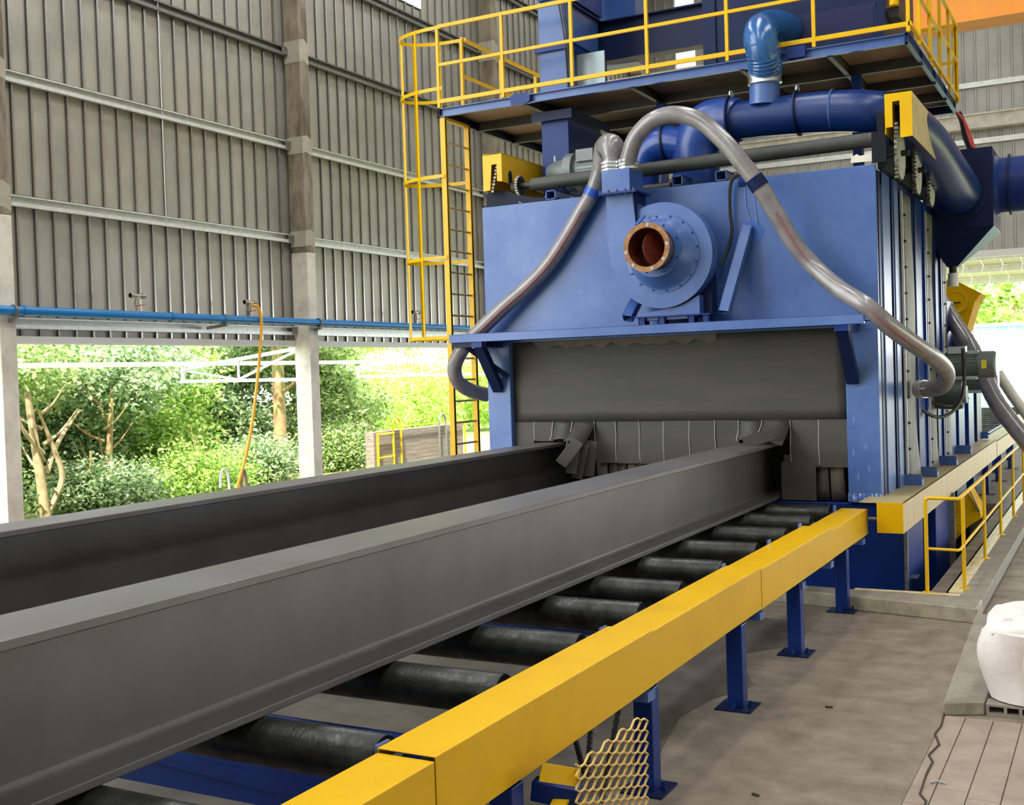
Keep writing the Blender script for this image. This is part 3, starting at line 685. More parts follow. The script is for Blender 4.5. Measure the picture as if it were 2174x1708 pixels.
for xx in (-5.24, -4.98, -4.6, -4.42):
    m_ = MB(); m_.box(xx - .04, xx + .04, 13.2, 13.3, 3.145, 3.235); m_.box(xx - .04, xx - .03, 13.2, 13.55, 3.145, 3.235); m_.build('pedestal_leg', BLUED, fn)
m_ = MB(); m_.box(-4.55, -4.4, 13.4, 13.6, 3.25, 3.75); m_.build('bearing_stand', NAVY, fn)
m_ = MB(); m_.bar((-5.165, 12.950, 4.358), (-5.129, 13.100, 4.473), .05, .02); m_.build('lift_lug', BLUE, fn)

# ------------------------------------------------------------------ clear hoses
def clamp(parent, c, axis, r, n=2, w=.032):
    for k in range(n):
        d = Vector(axis).normalized(); a = Vector(c) + d * (k * .045)
        m_ = MB(); m_.lathe(a, d, [(0, r), (0, r + .008), (w, r + .008), (w, r), (0, r)], 20, False, False)
        m_.box(a.x - .015, a.x + .015, a.y - r - .03, a.y - r, a.z, a.z + .02); m_.build('hose_clamp', CHROME, parent)
hr = thing('suction_hose', 'thick clear grey hose arching from the fan outlet over the front to the right flank', 'hose', (-4, 13.1, 3.2), 'clear hoses from the fan')
path = [(-5.376, 13.250, 5.072), (-5.345, 13.200, 5.218), (-5.224, 13.150, 5.444), (-4.984, 13.100, 5.610), (-4.699, 13.100, 5.646), (-4.390, 13.100, 5.532), (-4.108, 13.100, 5.263), (-3.895, 13.120, 4.981), (-3.731, 13.150, 4.732), (-3.566, 13.250, 4.415), (-3.386, 13.350, 4.052), (-3.170, 13.400, 3.748), (-2.858, 13.300, 3.455), (-2.520, 13.150, 3.225), (-2.297, 13.300, 2.991), (-2.101, 13.800, 2.775), (-1.965, 14.400, 2.605), (-1.927, 14.900, 2.456), (-1.985, 15.200, 2.312), (-2.126, 15.400, 2.239), (-2.339, 15.550, 2.227)]
m_ = MB(); m_.tube(path, .102, 18, spline=18, ridges=.003); m_.build('hose_body', HOSE, hr)
m_ = MB(); m_.tube([add3(p, (.045, -.085, -.045)) for p in path[9:17]], .017, 6, spline=12); m_.build('hose_stripe', STRIPE, hr)
m_ = MB(); m_.cyl((-5.377, 13.250, 5.049), (-5.373, 13.250, 5.171), .085, n=20); m_.build('spigot', CHROME, hr)
clamp(hr, ((-5.376, 13.250, 5.072)[0], 13.25, 5.085), (0, 0, 1), .118, 3)
ca = Vector(path[-1]); cb = Vector(path[-2]); dd = (ca - cb).normalized()
clamp(hr, ca - dd * .1, dd, .11, 3)
hp = (-3.731, 13.150, 4.732)
m_ = MB(); dv = Vector((-3.566, 13.250, 4.415)) - Vector((-3.895, 13.120, 4.981)); dv.normalize()
m_.lathe(Vector(hp) - dv * .07, dv, [(0, .104), (0, .112), (.14, .112), (.14, .104), (0, .104)], 20, False, False); m_.build('tape_band', NAVY, hr)
m_ = MB(); m_.bar((-3.926, 13.200, 4.737), (-4.028, 13.650, 4.903), .08, .06); m_.build('hose_bracket', BLUED, hr)
hl = thing('suction_hose', 'thick clear grey hose dropping left from the fan outlet and looping beside the ladder', 'hose', (-6, 13.1, 3.2), 'clear hoses from the fan')
path2 = [(-5.617, 13.280, 5.086), (-5.604, 13.260, 5.240), (-5.631, 13.320, 5.394), (-5.766, 13.500, 5.415), (-5.897, 13.570, 5.158), (-6.012, 13.570, 4.909), (-6.166, 13.570, 4.693), (-6.387, 13.570, 4.382), (-6.670, 13.560, 4.033), (-7.005, 13.550, 3.743), (-7.331, 13.500, 3.495), (-7.679, 13.450, 3.206), (-7.910, 13.400, 2.991), (-8.100, 13.450, 2.739), (-8.153, 13.600, 2.524), (-8.107, 13.850, 2.385), (-7.969, 14.100, 2.308)]
rr_ = [.1, .105, .17, .165, .11] + [.1] * 12
m_ = MB(); m_.tube(path2, rr_, 18, spline=18, ridges=.003); m_.build('hose_body', HOSE, hl)
m_ = MB(); m_.tube([add3(p, (.03, -.088, -.03)) for p in path2[6:12]], .016, 6, spline=12); m_.build('hose_stripe', STRIPE, hl)
m_ = MB(); m_.cyl((-5.618, 13.280, 5.056), (-5.614, 13.280, 5.185), .085, n=20); m_.build('spigot', CHROME, hl)
clamp(hl, ((-5.617, 13.280, 5.092)[0], 13.28, 5.085), (0, 0, 1), .122, 3)
m_ = MB(); dv = (Vector(path2[6]) - Vector(path2[4])).normalized(); m_.lathe(Vector(path2[5]) - dv * .05, dv, [(0, .103), (0, .112), (.1, .112), (.1, .103), (0, .103)], 20, False, False); m_.build('tape_band', BTAPE, hl)
bc = thing('black_cable', 'black cable hanging down the blue front panel right of the fan', 'cable', (-4.224, 13.620, 3.857))
m_ = MB(); m_.tube([(-4.000, 13.600, 4.922), (-4.130, 13.600, 4.914), (-4.199, 13.620, 4.775), (-4.207, 13.620, 4.488), (-4.190, 13.620, 4.257), (-4.243, 13.600, 4.030), (-4.322, 13.550, 3.831)], .022, 8, spline=5); m_.build('cable_run', BLACK, bc)

# ------------------------------------------------------------------ drive on the roof edge: covers, shaft, sprockets, gear motor
def chain_run(name, pts, w, parent, m=CHAIN, pitch=.045):
    mb = MB()
    for a, b in zip(pts[:-1], pts[1:]):
        L_ = (Vector(b) - Vector(a)).length; n_ = max(1, int(L_ / pitch))
        for k in range(n_):
            c0 = lerp(a, b, k / n_); c1 = lerp(a, b, (k + .62) / n_)
            mb.bar(c0, c1, w if k % 2 else w * .72, .02, (0, 1, 0))
    return mb.build(name, m, parent, kind='stuff')
cr = thing('chain_cover', 'yellow chain cover box on the right top corner of the blue machine', 'cover', (-2.2, 15, 5.15), 'yellow chain covers')
cf = [(-2.356, 5.66), (-2.056, 5.66), (-2.056, 5.145), (-2.19, 5.14), (-2.19, 5.56), (-2.27, 5.555), (-2.27, 5.27), (-2.354, 5.27)]
m_ = MB(); m_.prism(cf, 'y', 13.6, 13.61); m_.build('cover_front', YEL, cr)
m_ = MB(); m_.box(-2.066, -2.056, 13.61, 17.07, 5.15, 5.66); m_.build('cover_side', mat('dusty_pale_yellow_cover', (206, 190, 150), .45, rgb2=(176, 150, 96), nscale=4, stretch=(4, 4, .8), lo=.4, hi=.65), cr)
m_ = MB(); m_.box(-2.356, -2.056, 13.6, 17.07, 5.65, 5.66); m_.box(-2.356, -2.346, 13.61, 17.07, 5.2, 5.65); m_.box(-2.356, -2.056, 17.06, 17.07, 5.15, 5.66); m_.build('cover_top', YEL, cr)
sp = thing('chain_sprockets', 'row of pale sprocket discs with hanging chains under the right yellow cover', 'sprocket', (-2.25, 15, 4.9))
for i, (y, zc) in enumerate(((13.95, 5.02), (15.2, 5.0), (16.35, 4.98))):
    m_ = MB(); m_.lathe((-2.27, y, zc), (1, 0, 0), [(0, .05), (0, .30), (.03, .30), (.03, .05)], 36); d_ = m_.build('sprocket_disc', DISC, sp)
    m_ = MB()
    for k in range(30):
        an = 2 * math.pi * k / 30; c = (-2.255, y + .31 * math.cos(an), zc + .31 * math.sin(an)); m_.box(c[0] - .012, c[0] + .012, c[1] - .014, c[1] + .014, c[2] - .014, c[2] + .014)
    m_.build('sprocket_teeth', BLACK, d_, kind='stuff')
    chain_run('hoist_chain', [(-2.235, y - .33, zc + .3), (-2.24, y - .34, zc - .35)], .05, sp)
for y, zc in ((13.95, 5.02), (15.2, 5.0), (16.35, 4.98)):
    m_ = MB(); m_.cyl((-2.5, y, zc), (-2.15, y, zc), .035, n=12); m_.build('sprocket_axle', BLACK, sp)  # coloured black as shade inside the cover
m_ = MB(); m_.box(-2.50, -2.42, 13.9, 17, 4.86, 5.5); m_.box(-2.52, -2.36, 13.66, 13.69, 4.9, 5.25); m_.build('bearing_rail_dark_back', mat('cover_inside_shade', (14, 18, 30), .5, spec=.2), sp)  # enlarged dark plate, paints the shade inside the chain cover
cl = thing('chain_cover', 'yellow chain cover box on the left top corner of the blue machine', 'cover', (-7.5, 14.5, 5.1), 'yellow chain covers')
cfl = [(-7.645, 5.595), (-7.353, 5.58), (-7.353, 5.20), (-7.43, 5.21), (-7.43, 5.44), (-7.51, 5.44), (-7.54, 5.10), (-7.645, 5.09)]
m_ = MB(); m_.prism(cfl, 'y', 13.6, 13.61); m_.build('cover_front', YEL, cl)
m_ = MB(); m_.box(-7.363, -7.353, 13.61, 17.0, 5.2, 5.58); m_.box(-7.645, -7.635, 13.61, 17, 5.1, 5.58); m_.box(-7.645, -7.353, 13.6, 17, 5.575, 5.585); m_.build('cover_box', YEL, cl)
m_ = MB(); m_.prism([(13.78, 5.2), (13.78, 5.33), (13.81, 5.37), (13.86, 5.37), (13.89, 5.33), (13.89, 5.2)], 'x', -7.352, -7.348); m_.build('cover_slot', BLACK, cl)
chain_run('hoist_chain', [(-7.45, 13.65, 5.42), (-7.52, 13.62, 5.05)], .04, cl)
sf = thing('drive_shaft', 'long dark grey drive shaft tube across the top front of the machine', 'shaft', (-4.9, 13.85, 5.2))
m_ = MB(); m_.cyl((-7.024, 13.850, 5.150), (-2.491, 13.850, 5.201), .088, n=28); m_.build('shaft_tube', SHAFT, sf)
sa = (-7.024, 13.850, 5.150)
m_ = MB(); m_.cyl((sa[0] - .28, sa[1], sa[2]), (sa[0], sa[1], sa[2]), .045, n=16); m_.build('shaft_journal', BLACK, sf)
m_ = MB(); m_.lathe((sa[0] - .2, sa[1], sa[2]), (1, 0, 0), [(0, .04), (0, .125), (.03, .125), (.03, .04)], 28); so = m_.build('sprocket', BLACK, sf)
m_ = MB()
for k in range(22):
    an = 2 * math.pi * k / 22; m_.box(sa[0] - .205, sa[0] - .165, sa[1] + .13 * math.cos(an) - .012, sa[1] + .13 * math.cos(an) + .012, sa[2] + .13 * math.sin(an) - .012, sa[2] + .13 * math.sin(an) + .012)
m_.build('sprocket_teeth', CHAIN, so, kind='stuff')
m_ = MB(); m_.lathe((sa[0] - .3, sa[1], sa[2]), (1, 0, 0), [(0, .03), (0, .07), (.06, .085), (.06, .03)], 20); m_.build('bearing', mat('green_bearing_housing', (52, 64, 50), .45), sf)
m_ = MB(); m_.box(-2.52, -2.35, 13.8, 13.9, 5.1, 5.25); m_.build('bearing', NAVY, sf)
m_ = MB(); m_.cyl((-5.729, 14.300, 4.996), (-5.203, 14.300, 5.003), .055, n=14); m_.build('idler_tube', SHAFT, sf)
gm = thing('gear_motor', 'grey gear motor lying behind the drive shaft on the machine roof', 'motor', (-6.6, 14.3, 4.95))
ga = Vector((-6.994, 14.350, 5.343)); gx = Vector((1, 0, 0.0))
m_ = MB(); m_.lathe(ga, gx, [(0, .08), (0, .14), (.12, .18), (.3, .21), (.3, .26), (.42, .26), (.42, .18)], 28); m_.build('gearbox', GREYM, gm)
m_ = MB(); m_.lathe(ga + gx * .42, gx, [(0, .18), (.06, .2), (.5, .2), (.5, .17), (.62, .15)], 28); mo = m_.build('motor_body', GREYM, gm)
m_ = MB()
for k in range(24):
    an = 2 * math.pi * k / 24; c = (0, .205 * math.cos(an), .205 * math.sin(an)); m_.bar((ga.x + .48, ga.y + c[1], ga.z + c[2]), (ga.x + .9, ga.y + c[1], ga.z + c[2]), .012, .012)
m_.build('cooling_fins', GREYM, mo, kind='stuff')
m_ = MB(); m_.box(ga.x + .5, ga.x + .75, ga.y - .22, ga.y - .05, ga.z + .1, ga.z + .26); m_.build('terminal_box', GREYM, gm)
for dx in (.12, .36):
    m_ = MB(); m_.cyl((ga.x + dx, ga.y - .08, ga.z + .16), (ga.x + dx, ga.y - .08, ga.z + .24), .016, n=8); m_.build('bolt', CHROME, gm)
m_ = MB(); m_.prism([(ga.x - .05, 4.87), (ga.x + .02, 5.05), (ga.x + .3, 5.05), (ga.x + .52, 4.9), (ga.x + .52, 4.87)], 'y', 14.15, 14.25); m_.build('motor_foot', LGREY, gm)
ft = thing('timber_lath', 'thin bare timber lath leaning on the left roof edge of the machine', 'lath', (-7.252, 13.750, 4.983))
m_ = MB(); m_.bar((-7.491, 14.000, 5.148), (-7.147, 13.750, 4.896), .03, .02); m_.build('lath', PLYW, ft)
m_ = MB(); m_.prism([(-7.7, 4.89), (-7.7, 5.08), (-7.64, 5.12), (-7.45, 5.11), (-7.2, 5.02), (-6.95, 4.96), (-6.6, 4.93), (-6.6, 4.89)], 'y', 13.77, 13.8); m_.build('roof_upstand', mat('near_black_navy', (10, 18, 42), .5, spec=.2), mc)
gs = thing('gasket_offcut', 'pale cut gasket sheet lying on the right roof edge of the machine', 'gasket', (-2.601, 13.780, 4.957))
m_ = MB(); pp = [(-2.784, 13.780, 4.945), (-2.772, 13.780, 5.010), (-2.712, 13.780, 5.041), (-2.675, 13.780, 5.015), (-2.621, 13.780, 5.020), (-2.546, 13.780, 5.043), (-2.471, 13.780, 5.040), (-2.468, 13.780, 4.936)]
m_.prism([(p[0], p[2]) for p in pp], 'y', 13.77, 13.785); m_.build('gasket', mat('pale_gasket', (226, 220, 204), .7), gs)

# ------------------------------------------------------------------ ducts
du = thing('exhaust_duct', 'fat dark blue exhaust duct with elbow along the machine roof under the platform', 'duct', (-4.2, 14.3, 4.9))
m_ = MB(); m_.tube([(-4.62, 14.3, 5.72), (-4.0, 14.3, 5.73), (-3.1, 14.3, 5.69), (-2.6, 14.35, 5.62), (-2.35, 14.7, 5.55), (-2.2, 15.5, 5.4), (-2.12, 16.6, 5.2), (-2.1, 17.85, 5.05)], [.235, .235, .25, .255, .27, .29, .3, .33], 30, spline=6); m_.build('duct_pipe', mat('duct_blue', (14, 44, 104), .3, 0, rgb2=(24, 54, 114), nscale=2), du)
vx = (-4.885, 14.400, 5.315)[0]
m_ = MB(); m_.tube([(vx, 14.4, 4.7), (vx, 14.4, 5.3), (vx + .04, 14.4, 5.55), (vx + .2, 14.4, 5.74), (vx + .45, 14.35, 5.76), (vx + .62, 14.3, 5.73)], [.31, .31, .315, .315, .3, .27], 30, spline=6); m_.build('duct_elbow', mat('duct_elbow_blue', (34, 66, 136), .3), du)
for xx, rf in ((vx + .52, .34), (-3.52, .285)):
    m_ = MB(); m_.lathe((xx, 14.3, 5.725), (1, 0, .01), [(0, .23), (0, rf), (.018, rf), (.018, .23)], 40); fl_ = m_.build('duct_flange', NAVY, du)
    m_ = MB(); m_.prism([(14.2, 5.69 + rf), (14.22, 5.76 + rf), (14.3, 5.79 + rf), (14.38, 5.76 + rf), (14.4, 5.69 + rf)], 'x', xx, xx + .015); m_.build('lifting_eye', GALV, fl_)
m_ = MB(); m_.lathe((-3.1, 14.3, 5.70), (1, 0, -.05), [(0, .255), (.012, .262), (.024, .255)], 32, False, False); m_.build('weld_seam', BLUE, du)
m_ = MB(); m_.tube([(vx - .1, 14.4, 5.5), (vx - .45, 14.42, 5.58), (vx - .7, 14.46, 5.45), (vx - .78, 14.5, 5.1), (vx - .78, 14.5, 4.8)], [.24, .24, .23, .23, .23], 28, spline=6); m_.build('duct_branch', mat('duct_branch_blue', (24, 62, 140), .28), du)
m_ = MB(); m_.lathe((vx - .42, 14.42, 5.58), (1, 0, .05), [(0, .23), (0, .275), (.02, .275), (.02, .23)], 36); m_.build('duct_flange', BLACK, du)
fx = thing('flexible_duct', 'glossy blue ribbed flexible duct rising past the platform edge, silver tape at its foot', 'duct', (-3.925, 14.250, 5.918))
m_ = MB(); m_.cyl((-3.912, 14.220, 5.869), (-3.891, 14.200, 6.226), .188, n=28); st = m_.build('duct_stub', BLUE, fx)
m_ = MB(); m_.tube([(-3.872, 14.100, 6.085), (-3.862, 14.070, 6.165)], .01, 6); m_.bar((-3.914, 14.060, 6.095), (-3.913, 14.050, 6.267), .03, .012); m_.build('damper_lever', NAVY, st)
m_ = MB(); m_.tube([(-3.881, 14.170, 6.265), (-3.859, 14.080, 6.358), (-3.862, 14.000, 6.525), (-3.896, 14.050, 6.670), (-3.933, 14.300, 6.831), (-3.909, 14.800, 6.988), (-3.872, 15.300, 7.058)], .2, 26, spline=10, ridges=.009); m_.build('flex_body', FLEX, fx)
m_ = MB(); m_.lathe((-3.894, 14.200, 6.121), (0, -.05, 1), [(-.02, .18), (0, .212), (.05, .205), (.1, .214), (.15, .212), (.18, .2)], 26, False, False); m_.build('foil_tape', TAPE, fx)
m_ = MB(); m_.lathe((-3.883, 15.250, 7.072), (.3, 1, -.1), [(0, .18), (.02, .195), (.16, .195), (.18, .18)], 26); m_.build('duct_collar', BLUED, fx)

# ------------------------------------------------------------------ service platform with railing
pf = thing('service_platform', 'raised blue service platform with yellow railing above the machine', 'platform', (-5.4, 16.3, 6.37))
XL, XR, YA, YB, ZP = -8.71, -2.18, 14.2, 18.6, 6.48
m_ = MB(); m_.box(XL, XR, YA + .06, YB, ZP - .005, ZP + .004); m_.build('deck_plate', PRIMER, pf)
def channel(mb, a, b, h=.12, d=.055, side=1):
    """C channel along a-b, open to the outside"""
    mb.bar(a, b, .01, h); dv = (Vector(b) - Vector(a)).normalized(); sd = dv.cross(Vector((0, 0, 1))) * side
    for s_ in (-1, 1):
        o_ = sd * (d / 2) + Vector((0, 0, s_ * (h / 2 - .005))); mb.bar(Vector(a) + o_, Vector(b) + o_, d, .01)
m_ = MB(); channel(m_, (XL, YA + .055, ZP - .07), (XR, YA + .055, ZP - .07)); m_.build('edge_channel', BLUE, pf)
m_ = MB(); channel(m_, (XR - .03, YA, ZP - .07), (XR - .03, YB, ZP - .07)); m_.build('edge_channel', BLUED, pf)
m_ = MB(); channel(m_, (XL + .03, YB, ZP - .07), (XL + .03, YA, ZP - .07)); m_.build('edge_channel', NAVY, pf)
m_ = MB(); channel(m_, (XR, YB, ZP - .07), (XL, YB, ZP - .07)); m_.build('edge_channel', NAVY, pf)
for x in (-7.3, -5.7, -4.2, -3.1):
    m_ = MB(); m_.box(x - .03, x + .03, YA + .06, YB, ZP - .02, ZP - .01); m_.box(x - .005, x + .005, YA + .06, YB, ZP - .13, ZP - .01); m_.box(x - .03, x + .03, YA + .06, YB, ZP - .14, ZP - .13); m_.build('joist', JOISTM, pf)
for y in (15.35, 16.5, 17.6):
    m_ = MB(); m_.box(XL, XR, y - .005, y + .005, ZP - .14, ZP - .005); m_.box(XL, XR, y - .03, y + .03, ZP - .145, ZP - .135); m_.build('joist', JOISTM, pf)
for x in (-5.7, -3.0):
    m_ = MB(); m_.box(x - .06, x + .06, 15.3, 15.42, 4.86, ZP - .14); m_.build('support_post', BLUED, pf)
m_ = MB(); a = (-7.341, 14.180, 6.416); m_.prism([(a[0] - .14, a[2] - .075), (a[0] - .16, a[2] + .05), (a[0] - .08, a[2] + .075), (a[0] + .1, a[2] + .07), (a[0] + .16, a[2] + .03), (a[0] + .15, a[2] - .05), (a[0] + .08, a[2] - .075)], 'y', 14.17, 14.2); m_.build('splice_plate', BLUED, pf)
m_ = MB(); a = (-3.479, 14.180, 6.448); m_.box(a[0] - .13, a[0] + .1, 14.17, 14.2, a[2] - .07, a[2] + .07); m_.build('splice_plate', BLUED, pf)
# railing: each post and each rail its own piece
rz0, rz1, rz2 = ZP + .08, ZP + .62, ZP + 1.17
def rail_line(a, b, npost, skip=()):
    r_ = .021
    dv = Vector(b) - Vector(a)
    for k in range(npost):
        p = Vector(a) + dv * (k / (npost - 1))
        if k in skip: continue
        m_ = MB(); m_.box(p.x - r_, p.x + r_, p.y - r_, p.y + r_, ZP + .003, rz2); m_.build('railing_post', YEL, pf)
    for z, h in ((rz0 + .015, .05), (rz1, .042), (rz2, .05)):
        m_ = MB(); m_.bar((a[0], a[1], z), (b[0], b[1], z), .036, h); m_.build('rail', YEL, pf)
xs_ = [(-8.683, 14.200, 7.153)[0], (-7.623, 14.200, 7.184)[0], (-6.550, 14.200, 7.137)[0], (-5.457, 14.200, 7.078)[0], (-4.373, 14.200, 7.012)[0], (-3.278, 14.200, 6.821)[0], (-2.172, 14.200, 6.684)[0]]
for x in xs_:
    m_ = MB(); m_.box(x - .021, x + .021, YA, YA + .042, ZP + .003, rz2); m_.build('railing_post', YEL, pf)
for z, h in ((rz0 + .015, .055), (rz1, .042), (rz2, .05)):
    m_ = MB(); m_.box(xs_[0], xs_[-1], YA + .003, YA + .039, z - h / 2, z + h / 2); m_.build('rail', YEL, pf)
rail_line((XR + .03, YA + .7, 0), (XR + .03, YB, 0), 5)
for z, h in ((rz0 + .015, .05), (rz1, .042), (rz2, .05)):
    m_ = MB(); m_.bar((XR + .03, YA, z), (XR + .03, YA + .7, z), .036, h); m_.build('rail', YEL, pf)
rail_line((XL + .02, 14.92, 0), (XL + .02, YB, 0), 4)
rail_line((XL + .05, YB, 0), (XR, YB, 0), 6)

# ------------------------------------------------------------------ caged ladder
ld = thing('caged_ladder', 'yellow caged ladder standing between the left wall and the machine', 'ladder', (-8.75, 14.6, 0))
LX = (-8.644, 14.240, 5.319)[0]
for y in (14.24, 14.92):
    m_ = MB(); m_.box(LX - .045, LX + .045, y - .012, y + .012, 0, ZP - .14); m_.box(LX + .035, LX + .045, y - .03, y + .03, 0, ZP - .14); m_.build('ladder_rail', YEL, ld)
m_ = MB(); m_.box(LX - .04, LX + .04, 14.24, 14.92, ZP - .17, ZP - .13); m_.build('top_bar', YEL, ld)
z = ZP - .48
while z > .2:
    m_ = MB(); m_.cyl((LX, 14.24, z), (LX, 14.92, z), .016, n=8); m_.build('rung', YELD, ld); z -= .315
def hoop(zc, w=.05):
    n_ = 20; pts = []
    cy = 14.58; ry = .37
    for k in range(n_ + 1):
        an = math.radians(90 + 180 * k / n_)
        pts.append((LX - .1 + .80 * math.cos(an) * 1.0, cy + ry * math.sin(an), zc))
    pts = [(LX + .02, cy + ry, zc)] + pts + [(LX + .02, cy - ry, zc)]
    m_ = MB()
    for p, q in zip(pts[:-1], pts[1:]): m_.bar(p, q, .006, w)
    m_.build('cage_hoop', YEL, ld)
for zc in (rz2 - .01, (-9.622, 14.600, 6.764)[2], (-9.614, 14.600, 5.502)[2], (-9.603, 14.600, 4.321)[2], (-9.616, 14.600, 3.159)[2]): hoop(zc)
zb_ = (-9.616, 14.600, 3.159)[2]
for an in (115, 150, 180, 210, 245):
    a = math.radians(an); c = (LX - .1 + .80 * math.cos(a), 14.58 + .37 * math.sin(a))
    m_ = MB(); m_.bar((c[0], c[1], zb_), (c[0], c[1], rz2), .045, .006, (0, 1, 0) if an == 180 else (-math.cos(a), -math.sin(a), 0)); m_.build('cage_bar', YEL, ld)

# ------------------------------------------------------------------ bucket elevator, filter housing, beams above the platform
el = thing('bucket_elevator', 'tall blue bucket elevator casing passing up through the platform left side', 'elevator', (-6.95, 15, 4.86))
EX0, EX1 = (-7.232, 14.600, 6.137)[0], (-6.809, 14.600, 6.141)[0]
EY1 = 15.75
m_ = MB(); m_.box(EX0, EX1, 14.6, EY1, 4.86, 6.2); m_.build('lower_casing', BLUED, el, bevel=.006)
m_ = MB(); m_.box(EX0 - .1, EX1 + .1, 14.5, EY1 + .1, 6.14, 6.27); m_.build('head_flange', NAVY, el)
m_ = MB(); m_.box(EX0, EX1 + .01, 14.6, EY1, ZP, 7.15); m_.build('middle_casing', BLUE, el, bevel=.006)
m_ = MB(); m_.box(EX0 - .05, EX1 + .06, 14.55, EY1 + .05, 7.12, 7.2); m_.build('casing_flange', BLUED, el)
m_ = MB(); m_.box(EX0, EX1, 14.6, EY1, 7.2, 7.85); m_.build('upper_casing', BLUE, el, bevel=.006)
m_ = MB(); m_.prism([(EX0 + .04, 7.83), (EX0 - .22, 8.2), (EX0 - .22, 9.2), (EX1 + .05, 9.2), (EX1 + .05, 7.85)], 'y', 14.55, 15.8); m_.build('elevator_head', BLUED, el)
m_ = MB(); m_.box(EX1 + .02, EX1 + .45, 14.9, 14.93, ZP, 7.1); m_.build('side_panel', mat('pale_grey_panel', (150, 164, 170), .35, .3), el)
cb = thing('cable_bundle', 'bundle of dark cables hanging beside the upper elevator casing', 'cable', (-6.812, 14.500, 6.796))
for k, dx in enumerate((0, 5, 9)):
    m_ = MB(); m_.tube([(-6.900, 14.520, 7.926), (-6.829, 14.500, 7.582), (-6.773, 14.480, 7.242), (-6.750, 14.480, 6.848), (-6.747, 14.500, 6.578)], .012, 6, spline=4)
    m_.v = [(p[0] + dx * .006, p[1] + dx * .003, p[2]) for p in m_.v]; m_.build('cable', BLACK, cb)
ub = thing('upper_frame', 'dark blue I-beam frame behind the railing between elevator and filter housing', 'frame', (-5.8, 15.6, 6.9))
def hbeam(mb, a, b, h, w, t=.02):
    mb.bar(a, b, t, h); 
    for s_ in (-1, 1): mb.bar(add3(a, (0, 0, s_ * h / 2)), add3(b, (0, 0, s_ * h / 2)), w, t)
ia = (-6.863, 15.900, 7.517); ib = (-5.212, 15.900, 7.494)
m_ = MB(); hbeam(m_, (ia[0] - .1, ia[1], (ia[2] + ib[2]) / 2), (ib[0] + .3, ib[1], (ia[2] + ib[2]) / 2), .58, .22); m_.build('cross_beam', NAVY, ub)
m_ = MB(); hbeam(m_, (ia[0], ia[1], ia[2]), (ia[0], ia[1] - 1.2, ia[2]), .56, .2); m_.build('side_beam', NAVY, ub)
m_ = MB(); m_.box(ia[0] - .3, ia[0] + .4, 16.4, 16.9, 7.3, 9.6); m_.build('upright_box', BLUE, ub)
m_ = MB(); m_.box(ia[0] - .08, ia[0] + .08, 15.82, 15.98, ZP, ia[2]); m_.build('upright_post', NAVY, ub)
fh = thing('filter_housing', 'large dark blue filter housing box on the platform behind the railing', 'filter', (-3.7, 15.5, 6.5))
HX0, HX1 = (-5.016, 15.300, 7.277)[0], (-2.612, 15.300, 6.988)[0]
m_ = MB(); m_.box(HX0, HX1, 15.3, 17.6, ZP + .02, 9.6); m_.build('housing_body', NAVY, fh, bevel=.01)
m_ = MB(); m_.box(HX0 - .02, HX0 + .16, 15.27, 15.3, ZP + .02, 9.6); m_.build('corner_stiffener', NAVY, fh)
m_ = MB(); m_.box((-3.715, 15.270, 7.234)[0], (-2.733, 15.270, 7.061)[0], 15.285, 15.3, ZP + .1, (-3.376, 15.270, 7.223)[2]); m_.build('access_panel', mat('violet_grey_panel', (34, 42, 82), .3, spec=.25), fh)
m_ = MB(); m_.box((-2.731, 15.250, 6.996)[0], HX1 + .02, 15.1, 15.3, ZP + .03, (-2.633, 15.270, 7.104)[2]); m_.build('side_pocket', NAVY, fh)
m_ = MB(); m_.box(HX1 + .01, HX1 + .15, 15.4, 15.8, 7.02, 7.15); m_.build('valve_block', BLACK, fh)
m_ = MB(); m_.cyl((HX1 + .1, 15.35, 7.15), (HX1 + .1, 15.35, 7.4), .06, n=14); m_.build('air_valve', YEL, fh)

# ------------------------------------------------------------------ right rear: hopper, pipe, cables, chute, motors, hoses
ho = thing('dust_hopper', 'dark navy dust hopper hanging behind the right machine corner', 'hopper', (-1.96, 18.3, 3.95))
hx0, hx1 = -2.6, (-1.627, 18.000, 5.064)[0]
ztop, zmid, ztip = (-1.986, 18.000, 5.680)[2], (-2.009, 18.000, 4.524)[2], (-2.229, 18.000, 4.001)[2]
m_ = MB(); m_.box(hx0, hx1, 18.0, 19.1, zmid, ztop); m_.build('hopper_body', NAVY, ho, bevel=.008)
tx = (-2.242, 18.000, 4.002)[0]
m_ = MB(); m_.add([(hx0, 18.0, zmid), (hx1, 18.0, zmid), (hx1, 19.1, zmid), (hx0, 19.1, zmid), (tx - .08, 18.3, ztip), (tx + .08, 18.3, ztip), (tx + .08, 18.45, ztip), (tx - .08, 18.45, ztip)],
       [(0, 1, 5, 4), (1, 2, 6, 5), (2, 3, 7, 6), (3, 0, 4, 7), (4, 5, 6, 7)]); m_.build('hopper_cone', NAVY, ho)
m_ = MB(); m_.cyl((tx, 18.37, ztip + .02), (tx, 18.37, ztip - .12), .055, n=14); m_.build('outlet_pipe', BLACK, ho)
m_ = MB(); m_.cyl((tx, 18.37, ztip - .1), (tx, 18.37, ztip - .3), .075, n=14); m_.build('outlet_hose', WHITE, ho)
m_ = MB(); m_.lathe((-2.1, 17.99, 5.05), (0, -1, 0), [(0, .34), (0, .42), (.03, .42), (.03, .34)], 40); m_.build('inlet_ring', NAVY, ho)
m_ = MB(); m_.box(-2.6, (-1.958, 17.950, 4.845)[0], 17.9, 18.0, (-1.960, 17.950, 4.783)[2], (-1.958, 17.950, 4.879)[2]); m_.build('stiffener_bar', NAVY, ho)
